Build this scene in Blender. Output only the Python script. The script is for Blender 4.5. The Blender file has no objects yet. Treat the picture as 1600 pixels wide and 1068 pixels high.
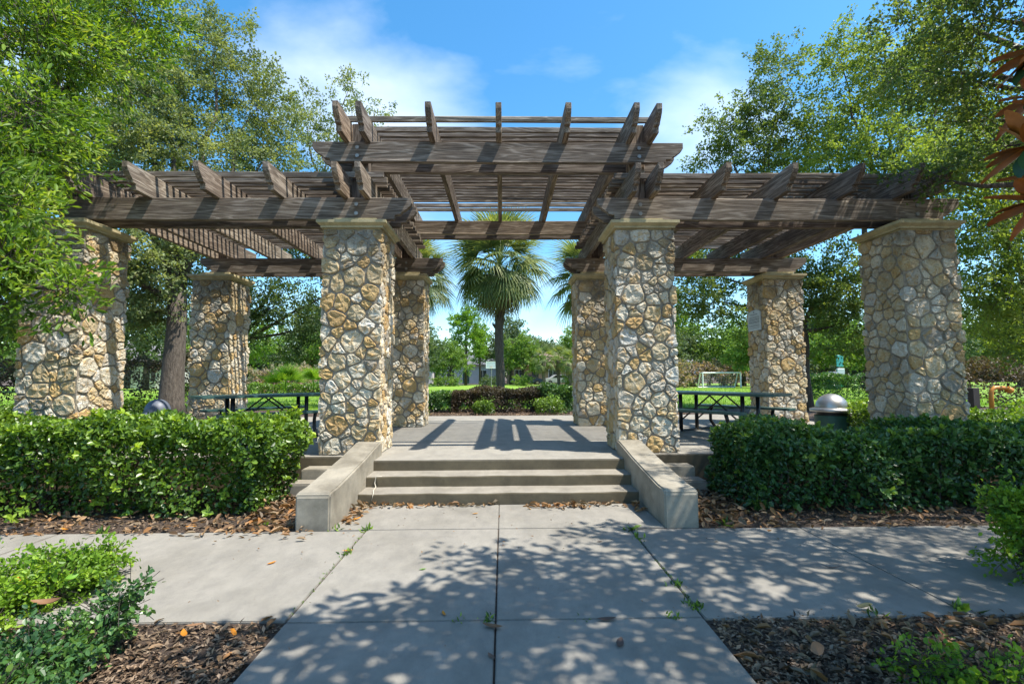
import bpy, bmesh, math, random
import numpy as np
from mathutils import Matrix, Vector
random.seed(7); RNG = np.random.default_rng(7)
R = math.radians
scene = bpy.context.scene
COL = scene.collection

# ------------------------------------------------------------------ camera, sky, sun, exposure
cam_d = bpy.data.cameras.new('camera'); cam = bpy.data.objects.new('camera', cam_d); COL.objects.link(cam)
cam_d.sensor_width = 36; cam_d.lens = 17.396; cam_d.clip_start = 0.05; cam_d.clip_end = 2000
pi_, ya_, ro_ = R(3.8978), R(1.0571), R(-0.2664)
fw = Vector((math.cos(pi_)*math.sin(ya_), math.cos(pi_)*math.cos(ya_), math.sin(pi_)))
r0 = Vector((math.cos(ya_), -math.sin(ya_), 0)); u0 = r0.cross(fw)
ri = r0*math.cos(ro_) + u0*math.sin(ro_); up = -r0*math.sin(ro_) + u0*math.cos(ro_)
cam.matrix_world = Matrix(((ri.x, up.x, -fw.x, .0546), (ri.y, up.y, -fw.y, 0), (ri.z, up.z, -fw.z, 1.633), (0, 0, 0, 1)))
scene.camera = cam

KX, MY = .47, .165                       # light travels -KX in x and +MY in y per metre of fall
to_sun = Vector((KX, -MY, 1)).normalized()
sun_el = math.asin(to_sun.z); sun_az = math.atan2(to_sun.x, to_sun.y)
sd = bpy.data.lights.new('sun', 'SUN'); sd.energy = 4.0; sd.angle = R(.5); sd.color = (1, .95, .86)
sun = bpy.data.objects.new('sun', sd); COL.objects.link(sun)
sun.rotation_euler = to_sun.to_track_quat('Z', 'Y').to_euler(); sun.location = (20, -5, 40)

world = bpy.data.worlds.new('World'); scene.world = world; world.use_nodes = True
nt = world.node_tree; nt.nodes.clear()
def N(nt, t, **kw):
    n = nt.nodes.new(t)
    for k, v in kw.items(): setattr(n, k, v)
    return n
def lk(nt, a, b): nt.links.new(a, b)
sky = N(nt, 'ShaderNodeTexSky', sky_type='NISHITA', sun_disc=False, sun_elevation=sun_el, sun_rotation=sun_az,
        air_density=1.0, dust_density=.6, ozone_density=2.5)
hs = N(nt, 'ShaderNodeHueSaturation'); hs.inputs['Saturation'].default_value = 1.3; hs.inputs['Value'].default_value = .93; hs.inputs['Hue'].default_value = .49
lk(nt, sky.outputs[0], hs.inputs['Color'])
tc = N(nt, 'ShaderNodeTexCoord')
mp = N(nt, 'ShaderNodeMapping'); mp.inputs['Scale'].default_value = (1.0, 1.0, 2.0); mp.inputs['Location'].default_value = (.15, .3, .55)
nz = N(nt, 'ShaderNodeTexNoise'); nz.inputs['Scale'].default_value = 1.9; nz.inputs['Detail'].default_value = 8; nz.inputs['Roughness'].default_value = .5; nz.inputs['Distortion'].default_value = .35
lk(nt, tc.outputs['Generated'], mp.inputs[0]); lk(nt, mp.outputs[0], nz.inputs['Vector'])
fac = nz.outputs['Fac']
for dx, dy, dz, rad, amt in ((-.26, .82, .50, .30, .25), (-.12, .85, .42, .20, .12), (.36, .82, .44, .20, .10), (-.75, .5, .45, .4, .2), (.7, -.4, .5, .5, .25), (.2, -.8, .5, .4, .2)):
    ds = N(nt, 'ShaderNodeVectorMath', operation='DISTANCE'); lk(nt, tc.outputs['Generated'], ds.inputs[0]); ds.inputs[1].default_value = Vector((dx, dy, dz)).normalized()
    mr = N(nt, 'ShaderNodeMapRange', interpolation_type='SMOOTHSTEP'); mr.inputs['From Min'].default_value = rad; mr.inputs['From Max'].default_value = 0; mr.inputs['To Max'].default_value = amt; lk(nt, ds.outputs['Value'], mr.inputs['Value'])
    ad = N(nt, 'ShaderNodeMath', operation='ADD'); lk(nt, fac, ad.inputs[0]); lk(nt, mr.outputs[0], ad.inputs[1]); fac = ad.outputs[0]
cr = N(nt, 'ShaderNodeValToRGB'); cr.color_ramp.elements[0].position = .56; cr.color_ramp.elements[1].position = 1.08
cr.color_ramp.elements[0].color = (0, 0, 0, 1); cr.color_ramp.elements[1].color = (.9, .9, .9, 1)
lk(nt, fac, cr.inputs[0])
mx = N(nt, 'ShaderNodeMixRGB'); mx.inputs[2].default_value = (5.6, 5.9, 6.2, 1)
lk(nt, cr.outputs[0], mx.inputs[0]); lk(nt, hs.outputs[0], mx.inputs[1])
bg = N(nt, 'ShaderNodeBackground'); bg.inputs[1].default_value = .14
ow = N(nt, 'ShaderNodeOutputWorld'); lk(nt, mx.outputs[0], bg.inputs[0]); lk(nt, bg.outputs[0], ow.inputs[0])
vs = scene.view_settings; vs.view_transform = 'Standard'; vs.look = 'None'; vs.gamma = 1; vs.use_curve_mapping = False; vs.exposure = 1.2
scene.render.engine = 'CYCLES'; scene.cycles.max_bounces = 8; scene.cycles.diffuse_bounces = 4; scene.cycles.transmission_bounces = 4
scene.cycles.use_denoising = True

# ------------------------------------------------------------------ helpers
def link(o): COL.objects.link(o); return o
def tag(o, label=None, cat=None, group=None, kind=None):
    if label: o['label'] = label
    if cat: o['category'] = cat
    if group: o['group'] = group
    if kind: o['kind'] = kind
    return o
def empty(name, loc, label=None, cat=None, group=None, rz=0, kind=None):
    o = bpy.data.objects.new(name, None); o.location = loc; o.rotation_euler = (0, 0, rz); o.empty_display_size = .1
    return tag(link(o), label, cat, group, kind)
def mesh_np(name, V, F, mat, smooth=False, rnd=None):
    """V (n,3), F list or (m,k) array of faces with k corners each"""
    me = bpy.data.meshes.new(name); F = np.asarray(F, dtype=np.int32); V = np.asarray(V, dtype=np.float32)
    me.vertices.add(len(V)); me.vertices.foreach_set('co', V.ravel())
    k = F.shape[1]; me.loops.add(F.size); me.loops.foreach_set('vertex_index', F.ravel())
    me.polygons.add(len(F)); me.polygons.foreach_set('loop_start', np.arange(0, F.size, k, dtype=np.int32))
    me.polygons.foreach_set('loop_total', np.full(len(F), k, dtype=np.int32))
    me.polygons.foreach_set('use_smooth', np.full(len(F), smooth, dtype=bool))
    if rnd is not None:
        a = me.attributes.new('rnd', 'FLOAT', 'POINT'); a.data.foreach_set('value', np.asarray(rnd, dtype=np.float32))
    me.update(calc_edges=True); me.materials.append(mat); return me
def mesh_py(name, V, F, mat, smooth=False):
    me = bpy.data.meshes.new(name); me.from_pydata([tuple(v) for v in V], [], F); me.update()
    if smooth: me.polygons.foreach_set('use_smooth', [True]*len(me.polygons))
    me.materials.append(mat); return me
def ob(name, me, parent=None, loc=(0, 0, 0), rot=(0, 0, 0), scale=None):
    o = bpy.data.objects.new(name, me); o.location = loc; o.rotation_euler = rot
    if scale: o.scale = scale
    if parent: o.parent = parent
    return link(o)
class MB:
    def __init__(s): s.V = []; s.F = []
    def add(s, V, F):
        n = len(s.V); s.V += [tuple(v) for v in V]; s.F += [tuple(i+n for i in f) for f in F]; return s
    def box(s, x0, x1, y0, y1, z0, z1):
        return s.add([(x0,y0,z0),(x1,y0,z0),(x1,y1,z0),(x0,y1,z0),(x0,y0,z1),(x1,y0,z1),(x1,y1,z1),(x0,y1,z1)],
                     [(0,3,2,1),(4,5,6,7),(0,1,5,4),(1,2,6,5),(2,3,7,6),(3,0,4,7)])
    def tube(s, pts, rad, n=8, cap=True):
        pts = [Vector(p) for p in pts]; m = len(pts)
        if not hasattr(rad, '__len__'): rad = [rad]*m
        V = []; prev = None
        for i, p in enumerate(pts):
            t = (pts[min(i+1, m-1)]-pts[max(i-1, 0)]).normalized()
            a = prev - t*prev.dot(t) if prev else t.cross(Vector((0, 0, 1)) if abs(t.z) < .9 else Vector((1, 0, 0)))
            a.normalize(); prev = a; b = t.cross(a)
            for k in range(n):
                w = 2*math.pi*k/n; V.append(p+(a*math.cos(w)+b*math.sin(w))*rad[i])
        F = [(i*n+k, i*n+(k+1) % n, (i+1)*n+(k+1) % n, (i+1)*n+k) for i in range(m-1) for k in range(n)]
        if cap: F += [tuple(range(n))[::-1], tuple((m-1)*n+k for k in range(n))]
        return s.add(V, F)
    def lathe(s, prof, n=20, c=(0, 0)):
        V = [(c[0]+r*math.cos(2*math.pi*k/n), c[1]+r*math.sin(2*math.pi*k/n), z) for r, z in prof for k in range(n)]; m = len(prof)
        return s.add(V, [(i*n+k, i*n+(k+1) % n, (i+1)*n+(k+1) % n, (i+1)*n+k) for i in range(m-1) for k in range(n)])
    def prism(s, poly, y0, y1, ax='y'):
        """poly (u,z) extruded along ax; ax='y': u is x; ax='x': u is y"""
        n = len(poly); f = (lambda u, z, w: (u, w, z)) if ax == 'y' else (lambda u, z, w: (w, u, z))
        V = [f(u, z, y0) for u, z in poly]+[f(u, z, y1) for u, z in poly]
        return s.add(V, [(i, (i+1) % n, n+(i+1) % n, n+i) for i in range(n)]+[tuple(range(n))[::-1], tuple(range(n, 2*n))])
    def mesh(s, name, mat, smooth=False, bevel=0, seg=1):
        me = mesh_py(name, s.V, s.F, mat, smooth)
        bm = bmesh.new(); bm.from_mesh(me)
        if bevel: bmesh.ops.bevel(bm, geom=[e for e in bm.edges if e.is_manifold and e.calc_face_angle(0) > .5], offset=bevel, segments=seg, affect='EDGES', clamp_overlap=True)
        bmesh.ops.recalc_face_normals(bm, faces=bm.faces); bm.to_mesh(me); bm.free()
        return me
    def obj(s, name, mat, parent=None, smooth=False, bevel=0, seg=1, **kw):
        return ob(name, s.mesh(name, mat, smooth, bevel, seg), parent, **kw)
def copy_tree(o, parent=None):
    c = o.copy(); COL.objects.link(c); c.parent = parent
    for ch in list(o.children): copy_tree(ch, c)
    return c

# ------------------------------------------------------------------ materials
def newmat(name):
    m = bpy.data.materials.new(name); m.use_nodes = True; t = m.node_tree; b = t.nodes['Principled BSDF']; return m, t, b
def ramp(t, src, stops, interp='LINEAR'):
    r = N(t, 'ShaderNodeValToRGB'); e = r.color_ramp.elements; r.color_ramp.interpolation = interp
    while len(e) < len(stops): e.new(.5)
    for i, (p, c) in enumerate(stops): e[i].position = p; e[i].color = (*c, 1) if len(c) == 3 else c
    lk(t, src, r.inputs[0]); return r.outputs[0]
def noise(t, vec, scale, detail=4, rough=.55, dist=0, out='Fac'):
    n = N(t, 'ShaderNodeTexNoise'); n.inputs['Scale'].default_value = scale; n.inputs['Detail'].default_value = detail
    n.inputs['Roughness'].default_value = rough; n.inputs['Distortion'].default_value = dist
    if vec: lk(t, vec, n.inputs['Vector'])
    return n.outputs[out]
def mapv(t, vec, scale=(1, 1, 1)):
    n = N(t, 'ShaderNodeMapping'); n.inputs['Scale'].default_value = scale; lk(t, vec, n.inputs[0]); return n.outputs[0]
def mixc(t, fac, a, b, mode='MIX'):
    n = N(t, 'ShaderNodeMixRGB', blend_type=mode)
    for i, v in ((0, fac), (1, a), (2, b)):
        if isinstance(v, (int, float)): n.inputs[i].default_value = v
        elif isinstance(v, tuple): n.inputs[i].default_value = (*v, 1)
        else: lk(t, v, n.inputs[i])
    return n.outputs[0]
def bump(t, b, h, s=.3, d=.01):
    n = N(t, 'ShaderNodeBump'); n.inputs['Strength'].default_value = s; n.inputs['Distance'].default_value = d
    lk(t, h, n.inputs['Height']); lk(t, n.outputs[0], b.inputs['Normal'])
def coord(t, w='Object'): return N(t, 'ShaderNodeTexCoord').outputs[w]
def gpos(t): return N(t, 'ShaderNodeNewGeometry').outputs['Position']
def orand(t): return N(t, 'ShaderNodeObjectInfo').outputs['Random']
def plain(name, c, rough=.6, metal=0, var=.15, scale=8):
    m, t, b = newmat(name); n = noise(t, coord(t), scale, 5)
    lk(t, ramp(t, n, [(.3, tuple(x*(1-var) for x in c)), (.7, tuple(min(1, x*(1+var)) for x in c))]), b.inputs['Base Color'])
    b.inputs['Roughness'].default_value = rough; b.inputs['Metallic'].default_value = metal; bump(t, b, n, .1); return m

def wood_mat():
    m, t, b = newmat('weathered_wood'); c = coord(t); oi = orand(t)
    ad = N(t, 'ShaderNodeVectorMath', operation='ADD'); lk(t, c, ad.inputs[0]); lk(t, mixc(t, 1.0, (0, 0, 0), oi), ad.inputs[1])
    sc = N(t, 'ShaderNodeVectorMath', operation='SCALE'); lk(t, oi, sc.inputs[0]); sc.inputs['Scale'].default_value = 30
    ad2 = N(t, 'ShaderNodeVectorMath', operation='ADD'); lk(t, c, ad2.inputs[0]); lk(t, sc.outputs[0], ad2.inputs[1]); v = ad2.outputs[0]
    w = noise(t, mapv(t, v, (.45, 5, 5)), 1.5, 3, .45, .5)
    wv = N(t, 'ShaderNodeMath', operation='MULTIPLY'); lk(t, w, wv.inputs[0]); wv.inputs[1].default_value = 46
    fr = N(t, 'ShaderNodeMath', operation='SINE'); lk(t, wv.outputs[0], fr.inputs[0])
    rings = ramp(t, fr.outputs[0], [(.0, (.25, .25, .25)), (.75, (.6, .6, .6)), (1, (.8, .8, .8))])
    fine = noise(t, mapv(t, v, (1.4, 75, 75)), 2.0, 4, .65)
    blot = noise(t, mapv(t, v, (.5, 2.4, 2.4)), 2.0, 5, .65)
    g = mixc(t, .26, fine, rings)
    col = ramp(t, g, [(.30, (.045, .036, .029)), (.43, (.17, .142, .115)), (.55, (.31, .275, .23)), (.72, (.50, .465, .41))])
    tint = ramp(t, oi, [(0, (.60, .54, .50)), (.3, (1.0, .94, .88)), (.55, (.74, .72, .72)), (.8, (1.0, .86, .74)), (1, (1.15, 1.08, .98))])
    col = mixc(t, 1.0, col, tint, 'MULTIPLY')
    col = mixc(t, ramp(t, blot, [(.48, (0, 0, 0)), (.74, (.75, .75, .75))]), col, (.06, .05, .042))
    vo = N(t, 'ShaderNodeTexVoronoi'); vo.inputs['Scale'].default_value = 1.0; lk(t, mapv(t, v, (1.1, 4.2, 4.2)), vo.inputs['Vector'])
    kn = ramp(t, vo.outputs['Distance'], [(.03, (.9, .9, .9)), (.08, (0, 0, 0))])
    col = mixc(t, kn, col, (.06, .035, .02))
    lk(t, col, b.inputs['Base Color']); b.inputs['Roughness'].default_value = .85; b.inputs['Specular IOR Level'].default_value = .15
    bump(t, b, g, .4, .006); return m
def stone_mat():
    m, t, b = newmat('field_stone'); c = coord(t); oi = orand(t); gp = gpos(t)
    base = ramp(t, oi, [(0, (.60, .50, .33)), (.12, (.68, .59, .43)), (.24, (.54, .43, .26)), (.36, (.58, .40, .18)), (.44, (.52, .34, .15)), (.50, (.56, .50, .40)),
                        (.64, (.70, .63, .49)), (.78, (.34, .30, .24)), (.82, (.74, .69, .58)), (.87, (.62, .48, .28)), (.95, (.60, .57, .50))], 'CONSTANT')
    n1 = noise(t, gp, 9, 6, .62, .8); n2 = noise(t, gp, 30, 6, .7); n3 = noise(t, gp, 2.0, 4, .6)
    col = mixc(t, ramp(t, n1, [(.50, (0, 0, 0)), (.62, (.7, .7, .7))]), base, (.55, .34, .12))
    col = mixc(t, ramp(t, n1, [(.28, (.8, .8, .8)), (.42, (0, 0, 0))]), col, (.70, .67, .58))
    col = mixc(t, ramp(t, n2, [(.30, (.85, .85, .85)), (.43, (0, 0, 0))]), col, (.10, .085, .065))
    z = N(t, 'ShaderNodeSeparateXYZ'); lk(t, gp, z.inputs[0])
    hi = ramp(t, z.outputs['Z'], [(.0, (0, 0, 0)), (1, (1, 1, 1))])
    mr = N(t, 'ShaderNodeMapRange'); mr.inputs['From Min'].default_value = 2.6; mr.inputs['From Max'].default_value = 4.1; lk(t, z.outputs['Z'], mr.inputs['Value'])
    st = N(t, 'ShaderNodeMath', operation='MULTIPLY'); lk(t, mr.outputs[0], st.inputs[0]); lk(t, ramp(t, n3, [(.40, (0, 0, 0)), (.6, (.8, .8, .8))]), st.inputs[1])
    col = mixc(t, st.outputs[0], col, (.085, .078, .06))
    lk(t, col, b.inputs['Base Color']); b.inputs['Roughness'].default_value = .82; b.inputs['Specular IOR Level'].default_value = .3
    hh = mixc(t, .35, n1, n2); bump(t, b, hh, 1.0, .09); return m
def mortar_mat():
    m, t, b = newmat('mortar'); n = noise(t, gpos(t), 25, 6, .7)
    lk(t, ramp(t, n, [(.3, (.19, .16, .12)), (.7, (.36, .31, .24))]), b.inputs['Base Color']); b.inputs['Roughness'].default_value = .9
    bump(t, b, n, .8, .02); return m
def concrete_mat(name, c, stain=(.12, .105, .085), amt=.5, speck=.6, blotch=1.1):
    m, t, b = newmat(name); g = gpos(t); n = noise(t, g, 260, 3, .8); n2 = noise(t, g, blotch, 7, .62, .3); n3 = noise(t, g, 18, 6, .7)
    col = ramp(t, n, [(.32, tuple(x*(1-speck*.5) for x in c)), (.5, c), (.72, tuple(x*(1+speck*.45) for x in c))])
    col = mixc(t, ramp(t, n2, [(.42, (0, 0, 0)), (.75, (amt, amt, amt))]), col, stain)
    col = mixc(t, ramp(t, n3, [(.55, (0, 0, 0)), (.8, (amt*.5,)*3)]), col, stain)
    n4 = noise(t, mapv(t, g, (1, .55, 1)), 5, 8, .75, .2); col = mixc(t, 1, col, ramp(t, n4, [(.3, (.80, .80, .80)), (.7, (1.14, 1.13, 1.10))]), 'MULTIPLY')
    sp = noise(t, g, 95, 2, .5); col = mixc(t, ramp(t, sp, [(.68, (0, 0, 0)), (.74, (.5, .5, .5))]), col, (.07, .06, .05))
    lk(t, col, b.inputs['Base Color']); b.inputs['Roughness'].default_value = .85; b.inputs['Specular IOR Level'].default_value = .3
    bump(t, b, mixc(t, .5, n, n3), .5, .008); return m
def leaf_mat(name, cols, trans=.35, rough=.5, tcol=1.7, spec=.3):
    m, t, b = newmat(name); at = N(t, 'ShaderNodeAttribute', attribute_name='rnd').outputs['Fac']
    k = len(cols); col = ramp(t, at, [(i/(k-1), c) for i, c in enumerate(cols)])
    gn = noise(t, gpos(t), 1.3, 5, .65); col = mixc(t, 1, col, ramp(t, gn, [(.34, (.62, .72, .75)), (.5, (.95, .98, .95)), (.66, (1.35, 1.25, 1.0))]), 'MULTIPLY')
    lk(t, col, b.inputs['Base Color']); b.inputs['Roughness'].default_value = rough; b.inputs['Specular IOR Level'].default_value = spec
    tr = N(t, 'ShaderNodeBsdfTranslucent'); lk(t, mixc(t, 1, col, (tcol*1.15, tcol*1.1, tcol*.4), 'MULTIPLY'), tr.inputs[0])
    ms = N(t, 'ShaderNodeMixShader'); ms.inputs[0].default_value = trans; lk(t, b.outputs[0], ms.inputs[1]); lk(t, tr.outputs[0], ms.inputs[2])
    lk(t, ms.outputs[0], t.nodes['Material Output'].inputs[0]); return m
def bark_mat(name='bark', a=(.05, .038, .028), c=(.17, .14, .11)):
    m, t, b = newmat(name); n = noise(t, mapv(t, gpos(t), (9, 9, 2)), 2.5, 7, .7, .5)
    lk(t, ramp(t, n, [(.3, a), (.7, c)]), b.inputs['Base Color']); b.inputs['Roughness'].default_value = .9; bump(t, b, n, 1, .05); return m
def ground_mat():
    m, t, b = newmat('soil_and_mulch'); g = gpos(t); n = noise(t, mapv(t, g, (1, 1, 1)), 45, 6, .75, .6); n2 = noise(t, g, 3, 4)
    col = ramp(t, n, [(.3, (.022, .015, .011)), (.5, (.085, .056, .038)), (.72, (.20, .135, .09))])
    col = mixc(t, ramp(t, n2, [(.3, (.0,)*3), (.7, (.35,)*3)]), col, (.05, .035, .026))
    lk(t, col, b.inputs['Base Color']); b.inputs['Roughness'].default_value = .95; bump(t, b, n, 1, .04); return m
def lawn_mat():
    m, t, b = newmat('lawn_grass'); g = gpos(t); n = noise(t, g, 60, 5, .8); n2 = noise(t, g, .35, 4)
    col = ramp(t, n, [(.3, (.11, .22, .012)), (.7, (.24, .38, .03))])
    col = mixc(t, 1, col, ramp(t, n2, [(.3, (.85, .9, .9)), (.7, (1.15, 1.08, .9))]), 'MULTIPLY')
    lk(t, col, b.inputs['Base Color']); b.inputs['Roughness'].default_value = .8; bump(t, b, n, 1, .05); return m

M = dict(wood=wood_mat(), stone=stone_mat(), mortar=mortar_mat(), ground=ground_mat(), lawn=lawn_mat(), bark=bark_mat(),
    bark_dark=bark_mat('bark_dark', (.035, .027, .022), (.10, .08, .065)), palm_bark=bark_mat('palm_bark', (.06, .045, .035), (.20, .165, .13)),
    path=concrete_mat('path_concrete', (.25, .233, .204), (.135, .124, .102), .65, 1.0), deck=concrete_mat('deck_concrete', (.275, .256, .222), (.18, .162, .135), .5, .4),
    wall=concrete_mat('parapet_concrete', (.31, .28, .225), (.10, .085, .06), .8, .3, 2.2), step=concrete_mat('step_concrete', (.27, .245, .205), (.13, .112, .085), .55, .3, 2), riser=concrete_mat('shade_toned_riser_concrete', (.135, .11, .07), (.06, .047, .03), .65, .3, 2),  # riser: darker brown concrete, the shade on upright faces put into its colour
    cap=concrete_mat('cast_stone_cap', (.47, .40, .235), (.17, .15, .08), .6, .3, 4),
    metal_green=plain('green_coated_steel', (.04, .095, .085), .42), metal_black=plain('black_steel', (.012, .013, .014), .35), dome=plain('brushed_steel', (.42, .41, .39), .38, .85, .25, 3),
    bin_green=plain('bin_green', (.02, .075, .055), .5), dome_blue=plain('grey_blue_plastic', (.10, .115, .15), .5), orange=plain('orange_yellow_paint', (.60, .23, .03), .4),
    post=plain('dark_post', (.05, .04, .037), .8), white=plain('white_paint', (.75, .75, .73), .5, 0, .06), sign=plain('sign_plate', (.50, .54, .58), .45, 0, .05), ink=plain('sign_print', (.06, .07, .09), .7),
    galv=plain('galvanised', (.30, .29, .27), .5, .7))
oakc = [(.055, .09, .03), (.095, .145, .04), (.15, .205, .06), (.22, .275, .09)]
M['oak_near'] = leaf_mat('oak_leaf_fresh', [(.03, .065, .010), (.065, .13, .015), (.13, .225, .024), (.24, .33, .04), (.36, .38, .08)], .38)
M['oak'] = leaf_mat('oak_leaf', oakc, .35)
M['oak_grey'] = leaf_mat('oak_leaf_greyish', [(.08, .115, .05), (.14, .18, .078), (.21, .25, .11), (.29, .32, .16)], .36, .5)
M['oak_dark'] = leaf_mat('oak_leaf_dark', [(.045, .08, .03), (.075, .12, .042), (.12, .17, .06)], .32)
M['oak_bright'] = leaf_mat('oak_leaf_bright', [(.12, .175, .04), (.19, .255, .055), (.28, .34, .085)], .42)
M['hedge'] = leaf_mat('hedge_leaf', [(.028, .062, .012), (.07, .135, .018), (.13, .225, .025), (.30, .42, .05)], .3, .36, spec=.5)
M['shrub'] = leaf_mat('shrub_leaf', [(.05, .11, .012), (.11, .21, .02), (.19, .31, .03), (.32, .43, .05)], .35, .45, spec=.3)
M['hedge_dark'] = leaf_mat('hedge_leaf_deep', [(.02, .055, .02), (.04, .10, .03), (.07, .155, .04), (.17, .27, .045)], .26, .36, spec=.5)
M['purple'] = leaf_mat('purple_brown_leaf', [(.06, .042, .036), (.10, .075, .055), (.10, .10, .055)], .2)
M['pink'] = leaf_mat('pink_grass', [(.22, .15, .12), (.32, .24, .20), (.18, .20, .10)], .3)
M['far_green'] = leaf_mat('far_leaf', [(.09, .16, .035), (.14, .23, .05), (.21, .30, .07)], .35)
M['far_blue'] = leaf_mat('far_leaf_bluish', [(.06, .095, .05), (.10, .145, .07), (.14, .19, .09)], .3)
M['pine'] = leaf_mat('pine_needle', [(.10, .19, .025), (.15, .27, .035), (.22, .34, .05)], .4)
M['palm'] = leaf_mat('palm_frond', [(.08, .12, .055), (.15, .19, .08), (.24, .27, .12)], .35, .5)
M['palm_dead'] = leaf_mat('palm_frond_dry', [(.13, .10, .065), (.22, .18, .12), (.28, .24, .17)], .25, .6)
M['grass'] = leaf_mat('grass_blade', [(.11, .22, .015), (.18, .32, .025), (.26, .37, .04)], .35)
M['litter'] = leaf_mat('dry_leaf', [(.07, .04, .024), (.15, .085, .045), (.27, .13, .05), (.30, .20, .12), (.16, .12, .09)], .12, .6, 1.1, .3)
M['chip'] = leaf_mat('bark_chip', [(.045, .028, .02), (.12, .075, .048), (.21, .14, .09), (.30, .21, .15)], 0.02, .8, 1, .2)
mm, t_, b_ = newmat('magnolia_leaf'); bf = N(t_, 'ShaderNodeNewGeometry').outputs['Backfacing']; nn_ = noise(t_, gpos(t_), 30, 3)
lk(t_, mixc(t_, bf, (.03, .075, .018), ramp(t_, nn_, [(.3, (.27, .075, .010)), (.7, (.42, .14, .022))])), b_.inputs['Base Color']); b_.inputs['Roughness'].default_value = .42; M['mag_under'] = mm
M['leaf_orange'] = leaf_mat('orange_dry_leaf', [(.55, .20, .02), (.6, .26, .04)], .2, .5, 1.2)
M['leaf_brown'] = leaf_mat('brown_dry_leaf', [(.20, .10, .05), (.28, .15, .08)], .1, .6, 1.1)
M['leaf_pale'] = leaf_mat('pale_dry_leaf', [(.40, .34, .24), (.45, .38, .28)], .1, .6, 1.1)
M['leaf_green'] = leaf_mat('green_fallen_leaf', [(.12, .26, .03), (.16, .32, .04)], .2, .5)
M['leaf_dark'] = leaf_mat('dark_dry_leaf', [(.07, .045, .04), (.10, .065, .055)], .05, .6, 1.1)

# ------------------------------------------------------------------ the ground, path, steps, deck
def ground_z(x, y):
    """height of the soil: 0 by the path, rising to the deck level behind"""
    s = np.clip((y-8.2)/3.0, 0, 1); side = np.clip((y-6.9)/1.0, 0, 1)*0
    return -.035 + .395*s*s*(3-2*s) + side
def soil():
    xs = np.concatenate([np.linspace(-900, -40, 12), np.linspace(-30, -12, 10), np.linspace(-11, 11, 111), np.linspace(12, 30, 10), np.linspace(40, 900, 12)])
    ys = np.concatenate([np.linspace(-300, -12, 8), np.linspace(-10, 1, 12), np.linspace(1.5, 20, 94), np.linspace(24, 60, 10), np.linspace(100, 1500, 10)])
    X, Y = np.meshgrid(xs, ys); Z = ground_z(X, Y)
    near = (np.abs(X) < 12) & (Y > 1) & (Y < 19)
    Z = Z + np.where(near, RNG.normal(0, .008, X.shape), 0)
    n, m = X.shape; V = np.stack([X, Y, Z], -1).reshape(-1, 3)
    i = np.arange((n-1)*m).reshape(n-1, m)[:, :-1].ravel(); F = np.stack([i, i+1, i+m+1, i+m], 1)
    tag(ob('ground', mesh_np('ground', V, F, M['ground'], True)), kind='structure')
soil()
lawn_me = MB().add([(-90, 18.6, .375), (90, 18.6, .375), (90, 72, .375), (-90, 72, .375)], [(0, 1, 2, 3)])
# the lawn as a gently uneven sheet
LX, LY = np.meshgrid(np.linspace(-90, 90, 91), np.linspace(18.8, 72, 40)); LZ = .385 + .012*np.sin(LX*.7)*np.cos(LY*.9)
LY = LY + np.where(LY < 19, .35*np.sin(LX*1.3)+.2*np.sin(LX*3.1), 0)
i = np.arange(39*91).reshape(39, 91)[:, :-1].ravel()
tag(ob('lawn', mesh_np('lawn', np.stack([LX, LY, LZ], -1).reshape(-1, 3), np.stack([i, i+1, i+92, i+91], 1), M['lawn'], True)), kind='structure')

path = empty('path', (0, 0, 0), kind='structure')
def slab(x0, x1, y0, y1, tilt=0):
    b = MB().box(x0, x1, y0, y1, -.12, 0); nx = 1
    for k in range(4, 8): v = b.V[k]; b.V[k] = (v[0], v[1], v[2] + tilt*(v[0]-x0))
    return b.obj('paving_slab', M['path'], path, bevel=.006, seg=2)
J = .006
slab(-1.40, -J, -3, 3.44-J); slab(J, 1.40, -3, 3.44-J)
slab(-1.40, -J, 3.44+J, 5.43-J*.6); slab(J, 1.40, 3.44+J, 5.43-J*.6)
slab(-1.795, -J*.5, 5.43+J*.6, 6.42); slab(J*.5, 1.795, 5.43+J*.6, 6.42)
slab(-4.6, -1.40-2*J, 3.47, 5.40); slab(-9.6, -4.62, 3.47, 5.40); slab(1.40+2*J, 3.22-J*.5, 3.42, 5.37); slab(3.22+J*.5, 9.6, 3.42, 5.37)

jb = MB().box(-9.6, 9.6, 3.0, 6.40, -.11, -.016).box(-1.39, 1.39, -3, 2.99, -.11, -.016)
tag(jb.obj('joint_soil', M['ground'], path))
steps = empty('steps', (0, 6.45, 0), kind='structure')
for k, (y0, z1) in enumerate(((6.45, .143), (6.83, .286))):
    b = MB(); n = 24; w = 1.795
    prof = [(y0, -.05+k*.143), (y0, z1-.02), (y0+.006, z1-.006), (y0+.02, z1), (7.24, z1), (7.24, -.05+k*.143)]
    for i in range(n):
        pass
    xs = np.linspace(-w, w, n+1); V = []
    for x in xs:
        d = .004*math.sin(x*5+k)+.003*math.sin(x*13+k*2)
        V += [(x, y-6.45+(d if i < 4 else 0), z+(d*.6 if 1 <= i <= 3 else 0)) for i, (y, z) in enumerate(prof)]
    F = [(i*6+j, (i+1)*6+j, (i+1)*6+(j+1) % 6, i*6+(j+1) % 6) for i in range(n) for j in range(6)]+[tuple(range(6)), tuple(n*6+j for j in range(6))[::-1]]
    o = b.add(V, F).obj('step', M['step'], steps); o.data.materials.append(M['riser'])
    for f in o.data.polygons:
        if abs(f.normal.y) > .9 and f.center.y < 1: f.material_index = 1  # step fronts get the concrete with shade painted in
deck = empty('deck', (0, 7.21, 0), kind='structure')
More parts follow.
